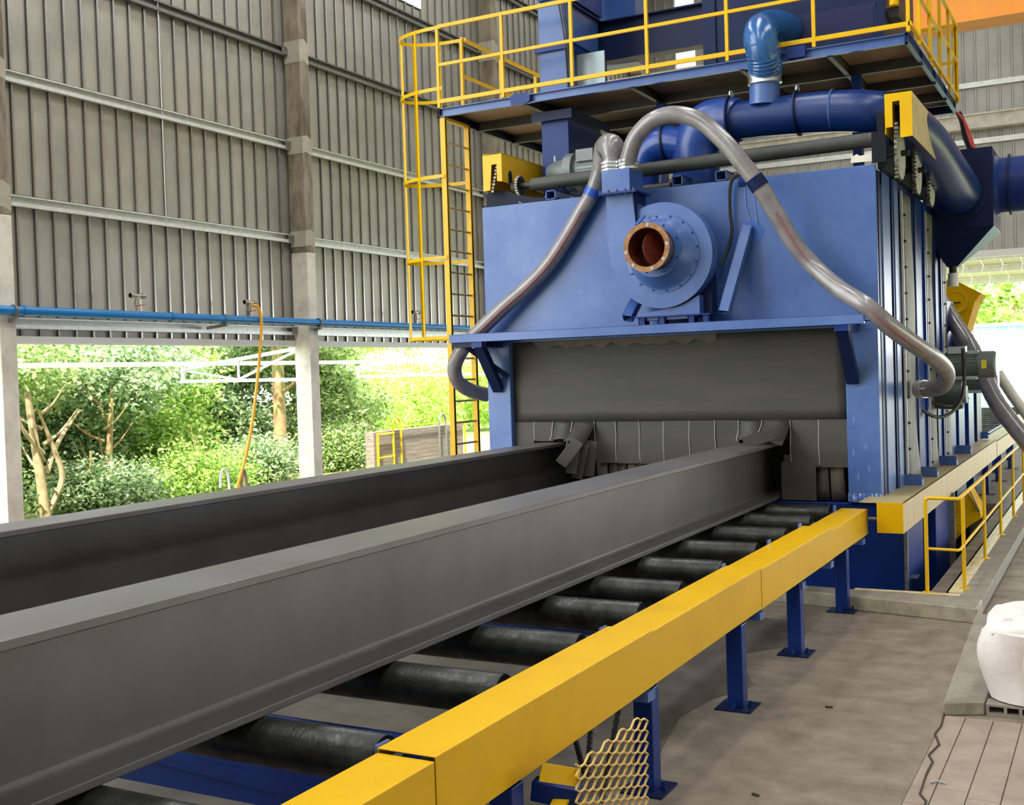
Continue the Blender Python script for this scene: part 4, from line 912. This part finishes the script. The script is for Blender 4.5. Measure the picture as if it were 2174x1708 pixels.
m_ = MB(); m_.lathe((hx1, 18.5, ((-1.456, 18.500, 5.562)[2] + (-1.472, 18.500, 4.770)[2]) / 2), (1, 0, 0), [(0, .45), (.06, .42), (.06, .405), (1.6, .405)], 40); m_.build('side_pipe', BLUED, ho)
m_ = MB(); zc_ = ((-1.456, 18.500, 5.562)[2] + (-1.472, 18.500, 4.770)[2]) / 2
m_.lathe(((-1.444, 18.500, 5.178)[0], 18.5, zc_), (1, 0, 0), [(0, .405), (0, .45), (.02, .45), (.02, .405)], 40); m_.build('pipe_flange', NAVY, ho)
cc = thing('cable_loop', 'black cables with red plastic wrap dropping from the platform corner to the hopper', 'cable', (-1.876, 18.200, 5.809))
for k in range(2):
    m_ = MB(); m_.tube([(-2.121, 18.200, 6.271), (-2.065, 18.200, 6.125), (-2.030, 18.200, 5.898), (-1.956, 18.200, 5.694)], .022, 8, spline=4); m_.v = [(p[0] + k * .04, p[1], p[2]) for p in m_.v]; m_.build('cable', BLACK, cc)
m_ = MB(); m_.tube([(-2.103, 18.100, 6.250), (-2.001, 18.100, 6.098), (-1.928, 18.100, 5.902), (-1.874, 18.100, 5.682)], .018, 6, spline=4); m_.build('red_wrap', REDW, cc)
m_ = MB(); m_.tube([(-2.096, 18.100, 6.236), (-2.027, 18.100, 6.143), (-1.954, 18.100, 5.871), (-1.906, 18.100, 5.713)], .014, 6, spline=4); m_.build('red_wrap', REDW, cc)
yc = thing('yellow_chute_box', 'yellow inspection chute box behind the machine flank, below the hopper', 'chute', (-2.5, 21, 3.1))
pc_ = [(-2.713, 21.000, 3.998), (-2.560, 21.000, 3.939), (-2.514, 21.000, 3.952), (-2.230, 21.000, 3.780), (-2.119, 21.000, 3.717), (-2.219, 21.000, 3.578), (-2.364, 21.000, 3.101), (-2.747, 21.000, 3.078)]
m_ = MB(); m_.prism([(p[0], p[2]) for p in pc_], 'y', 21.0, 21.9); m_.build('chute_body', mat('matt_chute_yellow', (214, 166, 0), .7, 0, rgb2=(190, 146, 6), nscale=4, spec=.12), yc)
m_ = MB(); c_ = (-2.536, 20.990, 3.596); m_.lathe((c_[0], 21.0, c_[2]), (0, -1, 0), [(0, .2), (.02, .2), (.02, .17), (.012, .16), (.012, 0)], 28, False, False); m_.build('round_hatch', YELT, yc)
m_ = MB(); m_.box(c_[0] - .07, c_[0] + .09, 20.97, 20.99, c_[2] - .03, c_[2] - .01); m_.build('hatch_handle', BLACK, yc)
def motor(name, label, a, L_, r, group):
    t = thing(name, label, 'motor', (a[0], a[1], a[2] - r), group)
    m_ = MB(); m_.lathe(a, (1, 0, 0), [(0, r * .6), (0, r * .92), (L_ * .68, r * .92)], 28, True, False); mb_ = m_.build('motor_body', GREYM, t)
    m_ = MB()
    for k in range(26):
        an = 2 * math.pi * k / 26; y_, z_ = a[1] + r * .95 * math.cos(an), a[2] + r * .95 * math.sin(an)
        m_.bar((a[0] + .05, y_, z_), (a[0] + L_ * .66, y_, z_), .01, .022, (0, math.cos(an), math.sin(an)))
    m_.build('cooling_fins', GREYM, mb_, kind='stuff')
    m_ = MB(); m_.lathe((a[0] + L_ * .68, a[1], a[2]), (1, 0, 0), [(0, r * .9), (0, r * 1.03), (L_ * .28, r * 1.03), (L_ * .32, r * .9)], 28); m_.build('fan_cowl', GREYM, t)
    m_ = MB(); m_.box(a[0] + .1, a[0] + .34, a[1] - .12, a[1] + .1, a[2] + r * .9, a[2] + r * 1.45); m_.build('terminal_box', LGREY, t)
    m_ = MB(); m_.box(a[0] + .36, a[0] + L_ * .68, a[1] - r * .5, a[1], a[2] + r * .85, a[2] + r * 1.12); m_.build('cable_duct', LGREY, t)
    m_ = MB(); m_.box(a[0] + .1, a[0] + L_ * .66, a[1] - r * .75, a[1] - r * .2, a[2] - r * 1.1, a[2] - r * .85); m_.build('motor_foot', LGREY, t)
    m_ = MB(); m_.prism([(a[0] + L_ * .75, a[2] - r * .3), (a[0] + L_ * .84, a[2] - r * .3), (a[0] + L_ * .84, a[2] + r * .35), (a[0] + L_ * .75, a[2] + r * .35)], 'y', a[1] - r * 1.05, a[1] - r * .95); m_.build('yellow_sticker', mat('sticker_yellow', (236, 214, 60), .4), t)
    return t
a_ = (-2.365, 17.900, 2.513)
motor('electric_motor', 'grey finned electric motor sticking out of the right flank, nearest the clear hose end', a_, (-1.617, 17.900, 2.489)[0] - a_[0], .19, 'electric motors on the flank')
b_ = (-2.452, 19.900, 2.266)
motor('electric_motor', 'second grey finned motor, lower and just behind the first one', b_, (-1.774, 19.900, 2.248)[0] - b_[0], .2, 'electric motors on the flank')
vb = thing('vibrator_unit', 'dark green drive unit with a grey round cap under the clear hose end', 'motor', (-2.356, 18.000, 1.992))
m_ = MB(); c_ = (-2.432, 17.600, 2.090); m_.lathe(c_, (1, 0, 0), [(0, .1), (0, .2), (.3, .22), (.38, .2), (.4, .1)], 28); m_.build('unit_body', mat('dark_green_grey', (52, 62, 62), .45), vb)
m_ = MB(); m_.lathe((c_[0] + .4, c_[1], c_[2]), (1, 0, 0), [(0, .11), (.02, .13), (.04, .13), (.04, .07), (.02, .05), (.02, 0)], 24, False, False); m_.build('round_cap', LGREY, vb)
lc = thing('looped_cable', 'black cable hanging in a loop below the flank motors', 'cable', (-2.261, 17.000, 1.827))
m_ = MB(); m_.tube([(-2.038, 17.600, 2.750), (-2.013, 17.500, 2.478), (-2.013, 17.400, 2.210), (-2.044, 17.300, 2.012), (-2.148, 17.100, 1.854), (-2.298, 16.900, 1.799), (-2.419, 16.700, 1.869), (-2.487, 16.500, 1.970)], .025, 8, spline=5); m_.build('cable_run', BLACK, lc)
m_ = MB(); m_.tube([(-2.456, 17.300, 2.032), (-2.362, 17.300, 1.963), (-2.216, 17.400, 1.937), (-2.112, 17.600, 1.968), (-2.005, 17.800, 2.028)], .022, 8, spline=4); m_.build('cable_run', BLACK, lc)
for nm, lb, pts, r in (('ribbed_hose', 'fat grey hose slanting down beside the yellow chute box', [(-2.621, 20.000, 3.561), (-2.361, 19.600, 3.151), (-2.099, 19.200, 2.759), (-1.885, 18.900, 2.315), (-1.666, 18.600, 1.888), (-1.198, 18.200, 1.277)], .125),
                       ('ribbed_hose', 'grey hose tucked behind the blue flank post above the motors', [(-2.596, 20.300, 3.059), (-2.379, 20.000, 2.889), (-2.216, 19.800, 2.690)], .12),
                       ('ribbed_hose', 'pale hose running off the right edge behind the grey motors', [(-1.975, 22.000, 2.346), (-1.736, 22.000, 1.921), (-1.402, 22.000, 1.416)], .09)):
    t = thing(nm, lb, 'hose', pts[-1], 'grey hoses behind the flank')
    m_ = MB(); m_.tube(pts, r, 16, spline=9, ridges=.004); m_.build('hose_body', HOSE if r > .1 else HOSEB, t)

# yellow screw boot in the pit
sb = thing('screw_conveyor_boot', 'yellow slanted boot down in the pit beside the blue base', 'chute', (-2.044, 17.500, 0.031))
pq = [(-2.200, 17.500, 0.504), (-2.018, 17.500, 0.673), (-1.980, 17.500, 0.687), (-1.822, 17.500, 0.379), (-1.823, 17.500, 0.324), (-2.015, 17.500, 0.182), (-2.205, 17.500, -0.044)]
m_ = MB(); m_.prism([(p[0], p[2]) for p in pq], 'y', 17.4, 18.1); m_.build('boot_body', mat('matt_old_yellow', (206, 160, 0), .8, 0, rgb2=(170, 128, 8), nscale=5, spec=.08), sb)
m_ = MB(); m_.bar((-1.966, 17.380, 0.727), (-1.834, 17.380, 0.420), .03, .02); m_.build('boot_rib', mat('matt_grey_rib', (120, 124, 122), .8, spec=.1), sb)

# pit railing
pr = thing('pit_railing', 'yellow pipe railing on the pit kerb at the right', 'railing', (-1.53, 16, .15))
RZ = 1.135
def rpost(x, y):
    m_ = MB(); m_.cyl((x, y, .15), (x, y, RZ), .02, n=14); p_ = m_.build('railing_post', YEL, pr)
    m_ = MB(); m_.box(x - .05, x + .05, y - .05, y + .05, .15, .16); m_.build('post_plate', YEL, p_)
px0, py0 = (-1.857, 12.573, 0.150)[:2]
rpost(px0, py0)
ry = [12.9, 14.97, 17.04, 19.11, 21.18, 23.25, 25.3, 27.4]
for y in ry: rpost(-1.528, y)
m_ = MB(); m_.tube([(px0, py0, RZ - .03), (px0, py0, RZ), (px0 + .03, py0, RZ + .02), (-1.545, py0 - .03, RZ + .02), (-1.525, py0 + .02, RZ + .02), (-1.528, 30, RZ + .02)], .02, 12); m_.build('top_rail', YEL, pr)
m_ = MB(); m_.tube([(px0, py0, .62), (-1.545, py0 - .03, .62), (-1.525, py0 + .02, .62), (-1.528, 30, .62)], .015, 10); m_.build('middle_rail', YEL, pr)

# white sack on a hollow block
sk = thing('bulk_sack', 'slumped white woven bulk sack on the low kerb at the right edge', 'sack', (-.3, 9.3, 0.1))
m_ = MB(); rows = []
cx_, cy_ = -.28, 9.45
for i in range(15):
    t = i / 14; z = .10 + .49 * t
    row = []
    for k in range(49):
        an = 2 * math.pi * k / 48
        e = 4.5
        c, s_ = math.cos(an), math.sin(an)
        rx = .66 + .035 * math.sin(t * 3.1) + (.03 * t) ; ry_ = .62
        sup = (abs(c) ** e + abs(s_) ** e) ** (-1 / e)
        wob = 1 + .018 * math.sin(5 * an + 4 * t) + .014 * math.sin(9 * an + 7 * t) + .02 * math.sin(3 * an - 5 * t)
        zz = z + (.025 * math.sin(3 * an + 1) + .012 * math.sin(7 * an) if t > .7 else 0)
        row.append((cx_ + rx * sup * c * wob, cy_ + ry_ * sup * s_ * wob, zz))
    rows.append(row)
for j, (f_, dz) in enumerate(((.95, .03), (.8, .05), (.6, .075), (.4, .085), (.2, .08), (0, .08))):
    rows.append([(cx_ + (p[0] - cx_) * f_, cy_ + (p[1] - cy_) * f_, .58 + dz * .5 + .025 * math.sin(10 * math.pi * k / 48 + j) * f_ + .03 * math.sin(6 * math.pi * k / 48 - j * 1.3) * (f_ > .1)) for k, p in enumerate(rows[14])])
m_.sheet(rows); m_.build('sack_body', SACK, sk)
m_ = MB(); rows = []
for i in range(9):
    t = i / 8; x = -.88 + 1.2 * t
    rows.append([(x, 8.93 - .02 * math.sin(t * 9), .58 + .02 * math.sin(t * 7)), (x + .03, 8.98, .62 + .02 * math.sin(t * 5 + 1) + .05 * t), (x + .05, 9.1, .63 + .03 * math.sin(t * 6) + .07 * t), (x + .06, 9.3, .60 + .02 * math.cos(t * 8) + .08 * t)])
m_.sheet(rows); m_.build('sack_fold', SACK, sk, thick=.02)
m_ = MB(); m_.tube([(-.45, 8.845, .6), (-.60, 8.82, .54), (-.655, 8.805, .42), (-.65, 8.80, .25), (-.62, 8.80, .12)], .012, 6, spline=5); m_.tube([(-.40, 8.842, .58), (-.52, 8.815, .52), (-.57, 8.80, .40), (-.56, 8.80, .25), (-.53, 8.80, .12)], .006, 6, spline=5); m_.build('sack_seam', SEAM, sk)
hb = thing('hollow_block', 'broken hollow concrete block under the white sack', 'block', (-.5, 8.9, 0))
m_ = MB()
m_.box(-.92, -.3, 8.84, 9.0, 0.0, .03); m_.box(-.92, -.3, 8.84, 9.0, .075, .09)
for x in (-.92, -.80, -.7, -.6, -.5, -.4): m_.box(x, x + .022, 8.84, 9.0, .03, .075)
m_.box(-.92, -.3, 8.98, 9.0, .03, .075)
m_.build('block_body', CONCT, hb)
wire = MB(); wire.tube([(-1.081, 7.260, 0.020), (-1.044, 7.287, 0.025), (-0.994, 7.280, 0.020)], .006, 6, spline=4); tag(wire.build('wire_offcut', PALEG), 'short white wire offcut on the floor beside the crack', 'wire')
for i, (a, b, lb) in enumerate((((-2.028, 8.625, 0.008), (-1.974, 8.634, 0.008), 'small brown leaf scrap on the floor right of the second blue leg'), ((-2.024, 6.693, 0.008), (-1.982, 6.670, 0.008), 'small brown twig on the floor near the bottom edge'))):
    m_ = MB(); m_.bar(a, b, .02, .008); tag(m_.build('floor_scrap', DIRT), lb, 'scrap')

# ------------------------------------------------------------------ compressed air pipe on the left wall
ap = thing('air_pipe', 'bright blue compressed air pipe running along the left wall above the opening', 'pipe', (-14.6, 18, 3.75))
m_ = MB(); m_.cyl((-14.5, 8, 3.77), (-14.5, 37, 3.77), .07, n=18); m_.build('pipe_run', BPIPE, ap)
for y in (11.6, 14.6, 15.9, 18.7, 22.6, 26.8):
    m_ = MB(); m_.lathe((-14.5, y, 3.77), (0, 1, 0), [(0, .07), (0, .082), (.06, .082), (.06, .07)], 18); m_.build('pipe_joint', BPIPE, ap)
for y in (11.45, 15.95, 18.72, 26.8):
    m_ = MB(); m_.bar((-14.92 if y == 15.95 else -14.598, y, 3.62), (-14.44, y, 3.66), .05, .05); m_.lathe((-14.5, y - .02, 3.77), (0, 1, 0), [(0, .072), (0, .09), (.04, .09), (.04, .072)], 16); m_.build('pipe_bracket', GALVD, ap)
def valve(x, lb):
    y = x
    t = thing('air_valve', lb, 'valve', (-14.5, y, 3.84), 'air valves on the blue pipe')
    m_ = MB(); m_.cyl((-14.5, y, 3.83), (-14.5, y, 3.95), .03, n=12); m_.lathe((-14.5, y, 3.93), (0, 0, 1), [(0, .05), (.09, .05), (.09, .035), (.16, .035)], 12); m_.build('valve_body', BRASS, t)
    m_ = MB(); m_.cyl((-14.5, y - .15, 4.1), (-14.5, y + .17, 4.1), .035, n=12); m_.cyl((-14.5, y - .15, 4.1), (-14.5, y - .09, 4.1), .05, n=6); m_.cyl((-14.5, y + .1, 4.1), (-14.5, y + .17, 4.1), .05, n=6); m_.build('valve_cross', BRASS, t)
    m_ = MB(); m_.bar((-14.46, y - .05, 3.93), (-14.46, y + .12, 3.95), .03, .015); m_.build('valve_handle', REDP, t)
Y1, Y2, Y3 = (-14.500, 13.869, 3.923)[1], (-14.500, 16.659, 3.936)[1], (-14.500, 22.399, 3.853)[1]
valve(Y1, 'left air valve on the blue pipe with no hose on it')
valve(Y2, 'air valve on the blue pipe feeding the yellow hose')
valve(Y3, 'air valve on the blue pipe seen through the ladder cage')
ah = thing('air_hose', 'thin yellow air hose hanging from the blue pipe valve down to the white barrow', 'hose', (-14.400, 16.126, 0.606))
m_ = MB(); m_.tube([(-14.480, 16.708, 4.044), (-14.420, 16.796, 4.008), (-14.400, 16.853, 3.759), (-14.400, 16.801, 3.311), (-14.400, 16.649, 2.511), (-14.400, 16.478, 1.809), (-14.400, 16.247, 1.164), (-14.400, 16.045, 0.746), (-14.400, 15.890, 0.458)], .03, 8, spline=5); m_.build('hose_run', YHOSE, ah)
wbw = thing('site_barrow', 'white dusty barrow with a tall loop handle just showing behind the rear beam', 'barrow', (-14.400, 15.821, 0.337))
m_ = MB(); m_.tube([(-14.450, 15.624, 0.701), (-14.450, 15.650, 0.956), (-14.450, 15.741, 1.033), (-14.450, 15.823, 0.957), (-14.450, 15.857, 0.677), (-14.450, 15.858, 0.461)], .022, 8, spline=4); m_.build('loop_handle', WHITE, wbw)
b0 = (-14.400, 15.835, 0.594)
m_ = MB(); m_.lathe((b0[0], b0[1], b0[2] - .35), (0, 0, 1), [(0, .2), (.3, .36), (.35, .34), (.38, .25)], 20); m_.build('barrow_pan', SACK, wbw)
m_ = MB(); m_.box(b0[0] - .2, b0[0] + .2, b0[1] - .25, b0[1] + .2, 0.0, b0[2] - .34); m_.build('barrow_stand', GALVD, wbw)
m_ = MB(); c_ = (-14.400, 16.202, 0.817); m_.tube([(-14.400, 16.113, 0.608), (-14.400, 16.158, 0.953), (-14.400, 16.232, 0.902), (-14.400, 16.256, 0.637)], .035, 8, spline=4); m_.build('rope_bundle', BARK, wbw)

# ------------------------------------------------------------------ awning brackets and tubes outside the opening
def bracket(y, lb, tip, root=-15.05):
    t = thing('awning_bracket', lb, 'bracket', (root, y, 2.65), 'awning brackets outside the left wall')
    for nm, a, b, w in (('bottom_chord', (root, y, 2.62), (tip, y, 2.66), .07), ('top_chord', (root, y, 3.26), (tip, y, 2.92), .075), ('end_post', (tip, y, 2.62), (tip, y, 2.96), .06),
                        ('web_post', ((root + tip) / 2, y, 2.64), ((root + tip) / 2, y, 3.07), .04), ('web_diagonal', ((root + tip) / 2, y, 2.66), (root, y, 3.22), .05), ('web_diagonal', ((root + tip) / 2, y, 2.66), (tip, y, 2.9), .04)):
        m_ = MB(); m_.bar(a, b, w, w); m_.build(nm, WHITE, t)
bracket(18.69, 'white awning truss bracket on the column left of the ladder, outside', -18.25)
bracket(26.8, 'white awning truss bracket further back, half hidden by the ladder', -19.4)
bracket(11.42, 'white awning truss bracket at the nearest column, outside the frame edge', -18.25)
for x, z, lb in ((-18.1, 3.04, 'white awning tube running along outside the opening, upper of the two in the gap'),):
    m_ = MB(); m_.box(x - .04, x + .04, 8, 37, z - .05, z + .05); tag(m_.build('awning_tube', WHITE), 'white horizontal awning tube crossing the opening in front of the trees', 'tube')

# ------------------------------------------------------------------ grey boarded tank with yellow hoops, outside beyond the ladder
tk = thing('boarded_tank', 'grey board-marked tank wall with yellow hoop handrails outside, left of the ladder foot', 'tank', (-19, 29.4, 0))
for k in range(8):
    m_ = MB(); m_.box(-19.3, -19.0, 26.9, 31.9, .0 + k * .13, .125 + k * .13); m_.build('board', PLYW, tk)
def hooprail(y, m, r=.2):
    mb = MB(); mb.tube([(-18.9, y - r, 0), (-18.9, y - r, 1.1), (-18.9, y - r * .7, 1.32), (-18.9, y, 1.4), (-18.9, y + r * .7, 1.32), (-18.9, y + r, 1.1), (-18.9, y + r, .0)], .03, 8, spline=4); mb.build('hoop_rail', m, tk)
hooprail(27.95, YEL); hooprail(30.5, GALVD)
m_ = MB(); m_.bar((-18.9, 26.95, 0), (-18.9, 26.95, 1.0), .05, .05); m_.bar((-18.9, 26.95, .98), (-18.9, 27.8, .98), .05, .05); m_.bar((-18.9, 26.95, .3), (-18.9, 27.8, .3), .04, .04); m_.bar((-18.92, 27.9, 1.15), (-18.92, 31.9, 1.13), .03, .03); m_.bar((-18.92, 31.9, 0), (-18.92, 31.9, 1.15), .04, .04); m_.build('hand_rail', YEL, tk)

# ------------------------------------------------------------------ trees and shrubs outside
def leaves(name, parent, m, blobs, n, size, flat=.5, droop=.3):
    tot = sum(b[3] * b[4] * b[5] for b in blobs)
    V = []; T = []
    for bx, by, bz, rx, ry_, rz_ in blobs:
        k = int(n * rx * ry_ * rz_ / tot)
        nc = max(6, k // 45)
        d = rng.normal(size=(nc, 3)); d /= np.linalg.norm(d, axis=1)[:, None]
        cc_ = d * (rng.random(nc) ** .42 * (.8 + .35 * rng.random(nc)))[:, None] * np.array([rx, ry_, rz_])
        c = np.array([bx, by, bz]) + cc_[rng.integers(0, nc, k)] + rng.normal(size=(k, 3)) * np.array([.20, .20, .13]) * (1 + size)
        s_ = size * (.6 + .8 * rng.random(k))
        a = rng.normal(size=(k, 3)); a[:, 2] = a[:, 2] * flat - droop; a /= np.linalg.norm(a, axis=1)[:, None]
        b = rng.normal(size=(k, 3)); b -= a * (a * b).sum(1)[:, None]; b /= np.linalg.norm(b, axis=1)[:, None]
        nn = np.cross(a, b)
        p0 = c; p1 = c + a * (s_ * .5)[:, None] + b * (s_ * .26)[:, None] + nn * (s_ * .06)[:, None]; p2 = c + a * s_[:, None]; p3 = c + a * (s_ * .5)[:, None] - b * (s_ * .26)[:, None] + nn * (s_ * .06)[:, None]
        keep = c[:, 2] > -.2
        V.append(np.stack([p0, p1, p2, p3], 1)[keep].reshape(-1, 3)); tt = np.clip(rng.normal(.45, .33, k), 0, 1)[keep]; T.append(tt)
    V = np.concatenate(V); T = np.concatenate(T); o0 = np.array(ROOT[parent.name]); q = len(T)
    me = bpy.data.meshes.new(name); me.vertices.add(4 * q); me.vertices.foreach_set('co', (V - o0).astype(np.float32).ravel())
    me.loops.add(4 * q); me.loops.foreach_set('vertex_index', np.arange(4 * q, dtype=np.int32))
    me.polygons.add(q); me.polygons.foreach_set('loop_start', np.arange(0, 4 * q, 4, dtype=np.int32))
    at = me.attributes.new('tint', 'FLOAT', 'FACE'); at.data.foreach_set('value', T.astype(np.float32))
    me.update(calc_edges=True); me.validate(); me.materials.append(m)
    o = bpy.data.objects.new(name, me); col.objects.link(o); o.parent = parent; o['kind'] = 'stuff'
    return o
def branches(mb, base, h, r, n, spread=1.0, up=.8):
    for k in range(n):
        t = .35 + .6 * k / n; a = (base[0], base[1], base[2] + h * t); an = k * 2.4 + base[1]
        L_ = spread * (1.1 - t * .5)
        mid = (a[0] + L_ * .5 * math.cos(an), a[1] + L_ * .5 * math.sin(an), a[2] + L_ * up * .35)
        e = (a[0] + L_ * math.cos(an), a[1] + L_ * math.sin(an), a[2] + L_ * up)
        mb.tube([a, mid, e], [r * .4, r * .25, r * .1], 7, spline=3)
TG = 'trees and shrubs outside the left wall'
def tree(nm, lb, base, h, r, blobs, n, size, lm, bm=BARK, nb=8, lean=(0, 0)):
    t = thing(nm, lb, 'tree' if nm == 'tree' else 'shrub', base, TG)
    m_ = MB(); m_.tube([base, (base[0] + lean[0] * .4, base[1] + lean[1] * .4, base[2] + h * .45), (base[0] + lean[0], base[1] + lean[1], base[2] + h)], [r, r * .85, r * .55], 12, spline=4)
    m_.build('trunk', bm, t)
    m_ = MB(); branches(m_, base, h, r, nb); m_.build('branches', bm, t)
    leaves('foliage', t, lm, blobs, n, size)
    return t
tree('tree', 'thick mossy tree trunk outside, just left of the second column', (-21, 25.2, -.05), 6.5, .2, [(-21.2, 25.4, 5.2, 2.4, 2.6, 1.8), (-22.2, 26.5, 3.6, 1.2, 1.4, 1.2)], 9000, .17, LEAF1, BARKD, 6)
t_ = tree('tree', 'pale forked young tree outside beside the nearest column', (-19, 15.55, -.05), 2.6, .11, [(-19.8, 14.9, 3.0, 1.2, 1.5, .8), (-20.3, 16.4, 3.1, 1.3, 1.5, .8)], 6500, .14, LEAF1, BARK, 5, (-.1, -.25))
m_ = MB(); m_.tube([(-19, 15.6, .9), (-19.1, 16.0, 1.5), (-19.15, 16.6, 2.1)], [.06, .045, .02], 8, spline=4); m_.tube([(-19, 15.55, 1.3), (-18.95, 15.1, 1.75), (-18.9, 14.9, 2.1)], [.05, .04, .02], 8, spline=4); m_.tube([(-19, 15.6, .1), (-18.9, 15.9, .8), (-19.0, 15.75, 1.5), (-19.05, 15.5, 2.2)], [.07, .06, .05, .02], 8, spline=4); m_.build('fork', BARK, t_)
tree('tree', 'thin grey trunked tree outside in the middle of the first opening', (-20, 18.0, -.05), 2.6, .09, [(-20.8, 18.4, 2.6, 1.5, 1.8, .8), (-20.6, 19.8, 3.1, 1.4, 1.6, .7)], 7000, .14, LEAF3, BARKD, 6, (.1, .2))
sh_ = [((-22.0, 14.6, 0), 'dense grey-green shrub outside at the far left of the opening', [(-22, 14.4, 1.3, 1.5, 2.2, 1.7), (-22.3, 15.6, 3.0, 1.3, 2.0, 1.0)], 15000, .16, LEAF1),
       ((-22.3, 18.2, 0), 'dense green shrub outside left of the middle of the first opening', [(-22.3, 18.2, 1.3, 1.5, 2.3, 1.7), (-22.5, 19.0, 3.1, 1.4, 2.0, 1.0)], 15000, .16, LEAF3),
       ((-22.4, 21.6, 0), 'bright green shrub outside in the middle of the first opening', [(-22.4, 21.6, 1.3, 1.5, 2.3, 1.7), (-22.6, 22.1, 3.1, 1.4, 2.1, 1.0)], 15000, .16, LEAF2),
       ((-23.0, 25.4, 0), 'dark leafy shrub outside behind the mossy trunk', [(-23.0, 25.2, 1.4, 1.5, 2.2, 1.7), (-23.2, 25.8, 3.3, 1.4, 2.2, 1.0)], 14000, .17, LEAF3),
       ((-22.0, 29.2, 0), 'leafy shrub outside right of the second column', [(-22.0, 29.0, 1.4, 1.3, 2.1, 1.6), (-22.4, 28.6, 3.3, 1.2, 1.6, 1.1)], 13000, .17, LEAF1),
       ((-24.8, 34.0, 0), 'feathery yellow-green bush outside behind the boarded tank', [(-24.8, 34, 1.4, 1.6, 3.0, 1.7), (-25.5, 34, 4.0, 1.2, 2.6, .9)], 15000, .15, LEAF4),
       ((-26.5, 40.0, 0), 'feathery sunlit bush outside seen through the ladder', [(-26.5, 40, 1.5, 2.0, 3.4, 1.9), (-27.5, 41, 4.6, 1.2, 3.0, 1.0)], 14000, .17, LEAF4),
       ((-27.0, 48.0, 0), 'far yellow-green bush outside left of the machine post', [(-27, 48, 2.2, 2.4, 4.6, 2.8)], 12000, .22, LEAF4),
       ((-29.0, 30.0, 0), 'tall pale tree crown outside above the feathery bush', [(-29, 30, 4.6, 2.2, 3.6, 1.4)], 4000, .3, LEAF4),
       ((-27.0, 21.0, 0), 'far green thicket outside behind the first opening', [(-27.0, 17, 2.0, 1.6, 4.4, 2.6), (-27.0, 25, 2.0, 1.6, 4.4, 2.6)], 20000, .2, LEAF1),
       ((-19.6, 20.4, 0), 'low bright shrub outside behind the white barrow', [(-19.6, 20.4, .3, .9, 1.9, .75)], 7000, .12, LEAF2),
       ((-19.2, 16.9, 0), 'low dark shrub outside between the forked tree and the thin trunk', [(-19.4, 17.3, .35, .7, 1.6, .75)], 6000, .12, LEAF3),
       ((-19.0, 13.6, 0), 'low leafy shrub outside against the nearest column', [(-19.3, 13.6, .5, .7, 1.4, .9)], 6000, .12, LEAF1),
       ((-20.2, 24.0, 0), 'low green shrub outside at the foot of the mossy trunk', [(-20.2, 23.2, .4, .8, 1.4, .8)], 6000, .13, LEAF3),
       ((-20.6, 29.0, 0), 'low pale shrub outside beside the boarded tank', [(-20.4, 27.0, .5, .7, 1.6, .95)], 6000, .13, LEAF1)]
for b, lb, blobs, n, s_, lm in sh_: tree('shrub', lb, (b[0], b[1], -.05), 1.3, .045, blobs, int(n * 1.45), s_ * .92, lm, BARKD, 4)

# ------------------------------------------------------------------ far right: trees, turquoise wall, exit conveyor, crane
tree('tree', 'sunlit tree crown beyond the rear opening at the right edge', (-5.6, 74, 0), 6, .3, [(-6.5, 74, 6.0, 4.2, 3, 2.6), (-1.5, 75, 5.6, 3.6, 3, 2.4)], 5200, .5, LEAF2)
cw = thing('turquoise_wall', 'pale turquoise sheet wall outside beyond the rear opening, lit by the sun', 'wall', (-4, 60, 0))
for k in range(14):
    m_ = MB(); x0 = -8.5 + k * .9; m_.box(x0, x0 + .44, 60, 60.1, 0, 4.15); m_.box(x0 + .45, x0 + .89, 60.05, 60.12, 0, 4.15); m_.build('wall_sheet', CYAN, cw)
m_ = MB(); m_.box(-8.6, 4.2, 59.9, 60.15, 4.15, 4.3); m_.build('wall_cap', WHITE, cw)
ex = thing('exit_conveyor', 'dark exit conveyor rollers beyond the machine at the right', 'conveyor', (-4.5, 33, 0))
for k in range(14):
    m_ = MB(); y = 27.5 + k * 1.05; m_.cyl((-7, y, .84), (-2.65, y, .84), .118, n=18); m_.build('roller', ROLL, ex)
for y in (27.5, 31, 35, 39):
    for x in (-7.1, -2.6):
        m_ = MB(); m_.box(x - .06, x + .06, y + .4, y + .52, 0, .8); m_.build('leg', BLUED, ex)
m_ = MB(); m_.box(-2.68, -2.6, 27, 42, .72, .96); m_.box(-7.1, -7.02, 27, 42, .72, .96); m_.build('side_frame', BLUED, ex)
ca_ = thing('overhead_crane', 'orange overhead crane girder crossing at the top right', 'crane', (-1, 26, 9.7))
g0 = (-4.249, 26.000, 9.699); g1 = (-1.687, 26.000, 9.655)
zg = (g0[2] + g1[2]) / 2
m_ = MB(); m_.box(-6.5, 6, 26, 26.5, zg + .06, zg + .95); m_.build('girder_web', ORANGE, ca_)
m_ = MB(); m_.box(-6.5, 6, 25.85, 26.65, zg, zg + .06); m_.box(-6.5, 6, 25.85, 26.65, zg + .95, zg + 1.0); m_.build('girder_flange', ORANGE, ca_)
for x in (-3.6, -1.5, .6):
    m_ = MB(); m_.box(x, x + .03, 25.9, 26, zg + .06, zg + .95); m_.build('web_stiffener', ORANGE, ca_)
oc = thing('orange_panel', 'small orange box glimpsed behind the fan outlet under the drive shaft', 'box', (-6.360, 16.500, 5.440))
a = (-6.414, 16.500, 5.460); b = (-6.310, 16.500, 5.564)
m_ = MB(); m_.box(a[0], b[0], 16.5, 16.7, 4.86, b[2]); m_.build('panel', mat('signal_orange', (236, 92, 30), .4), oc)
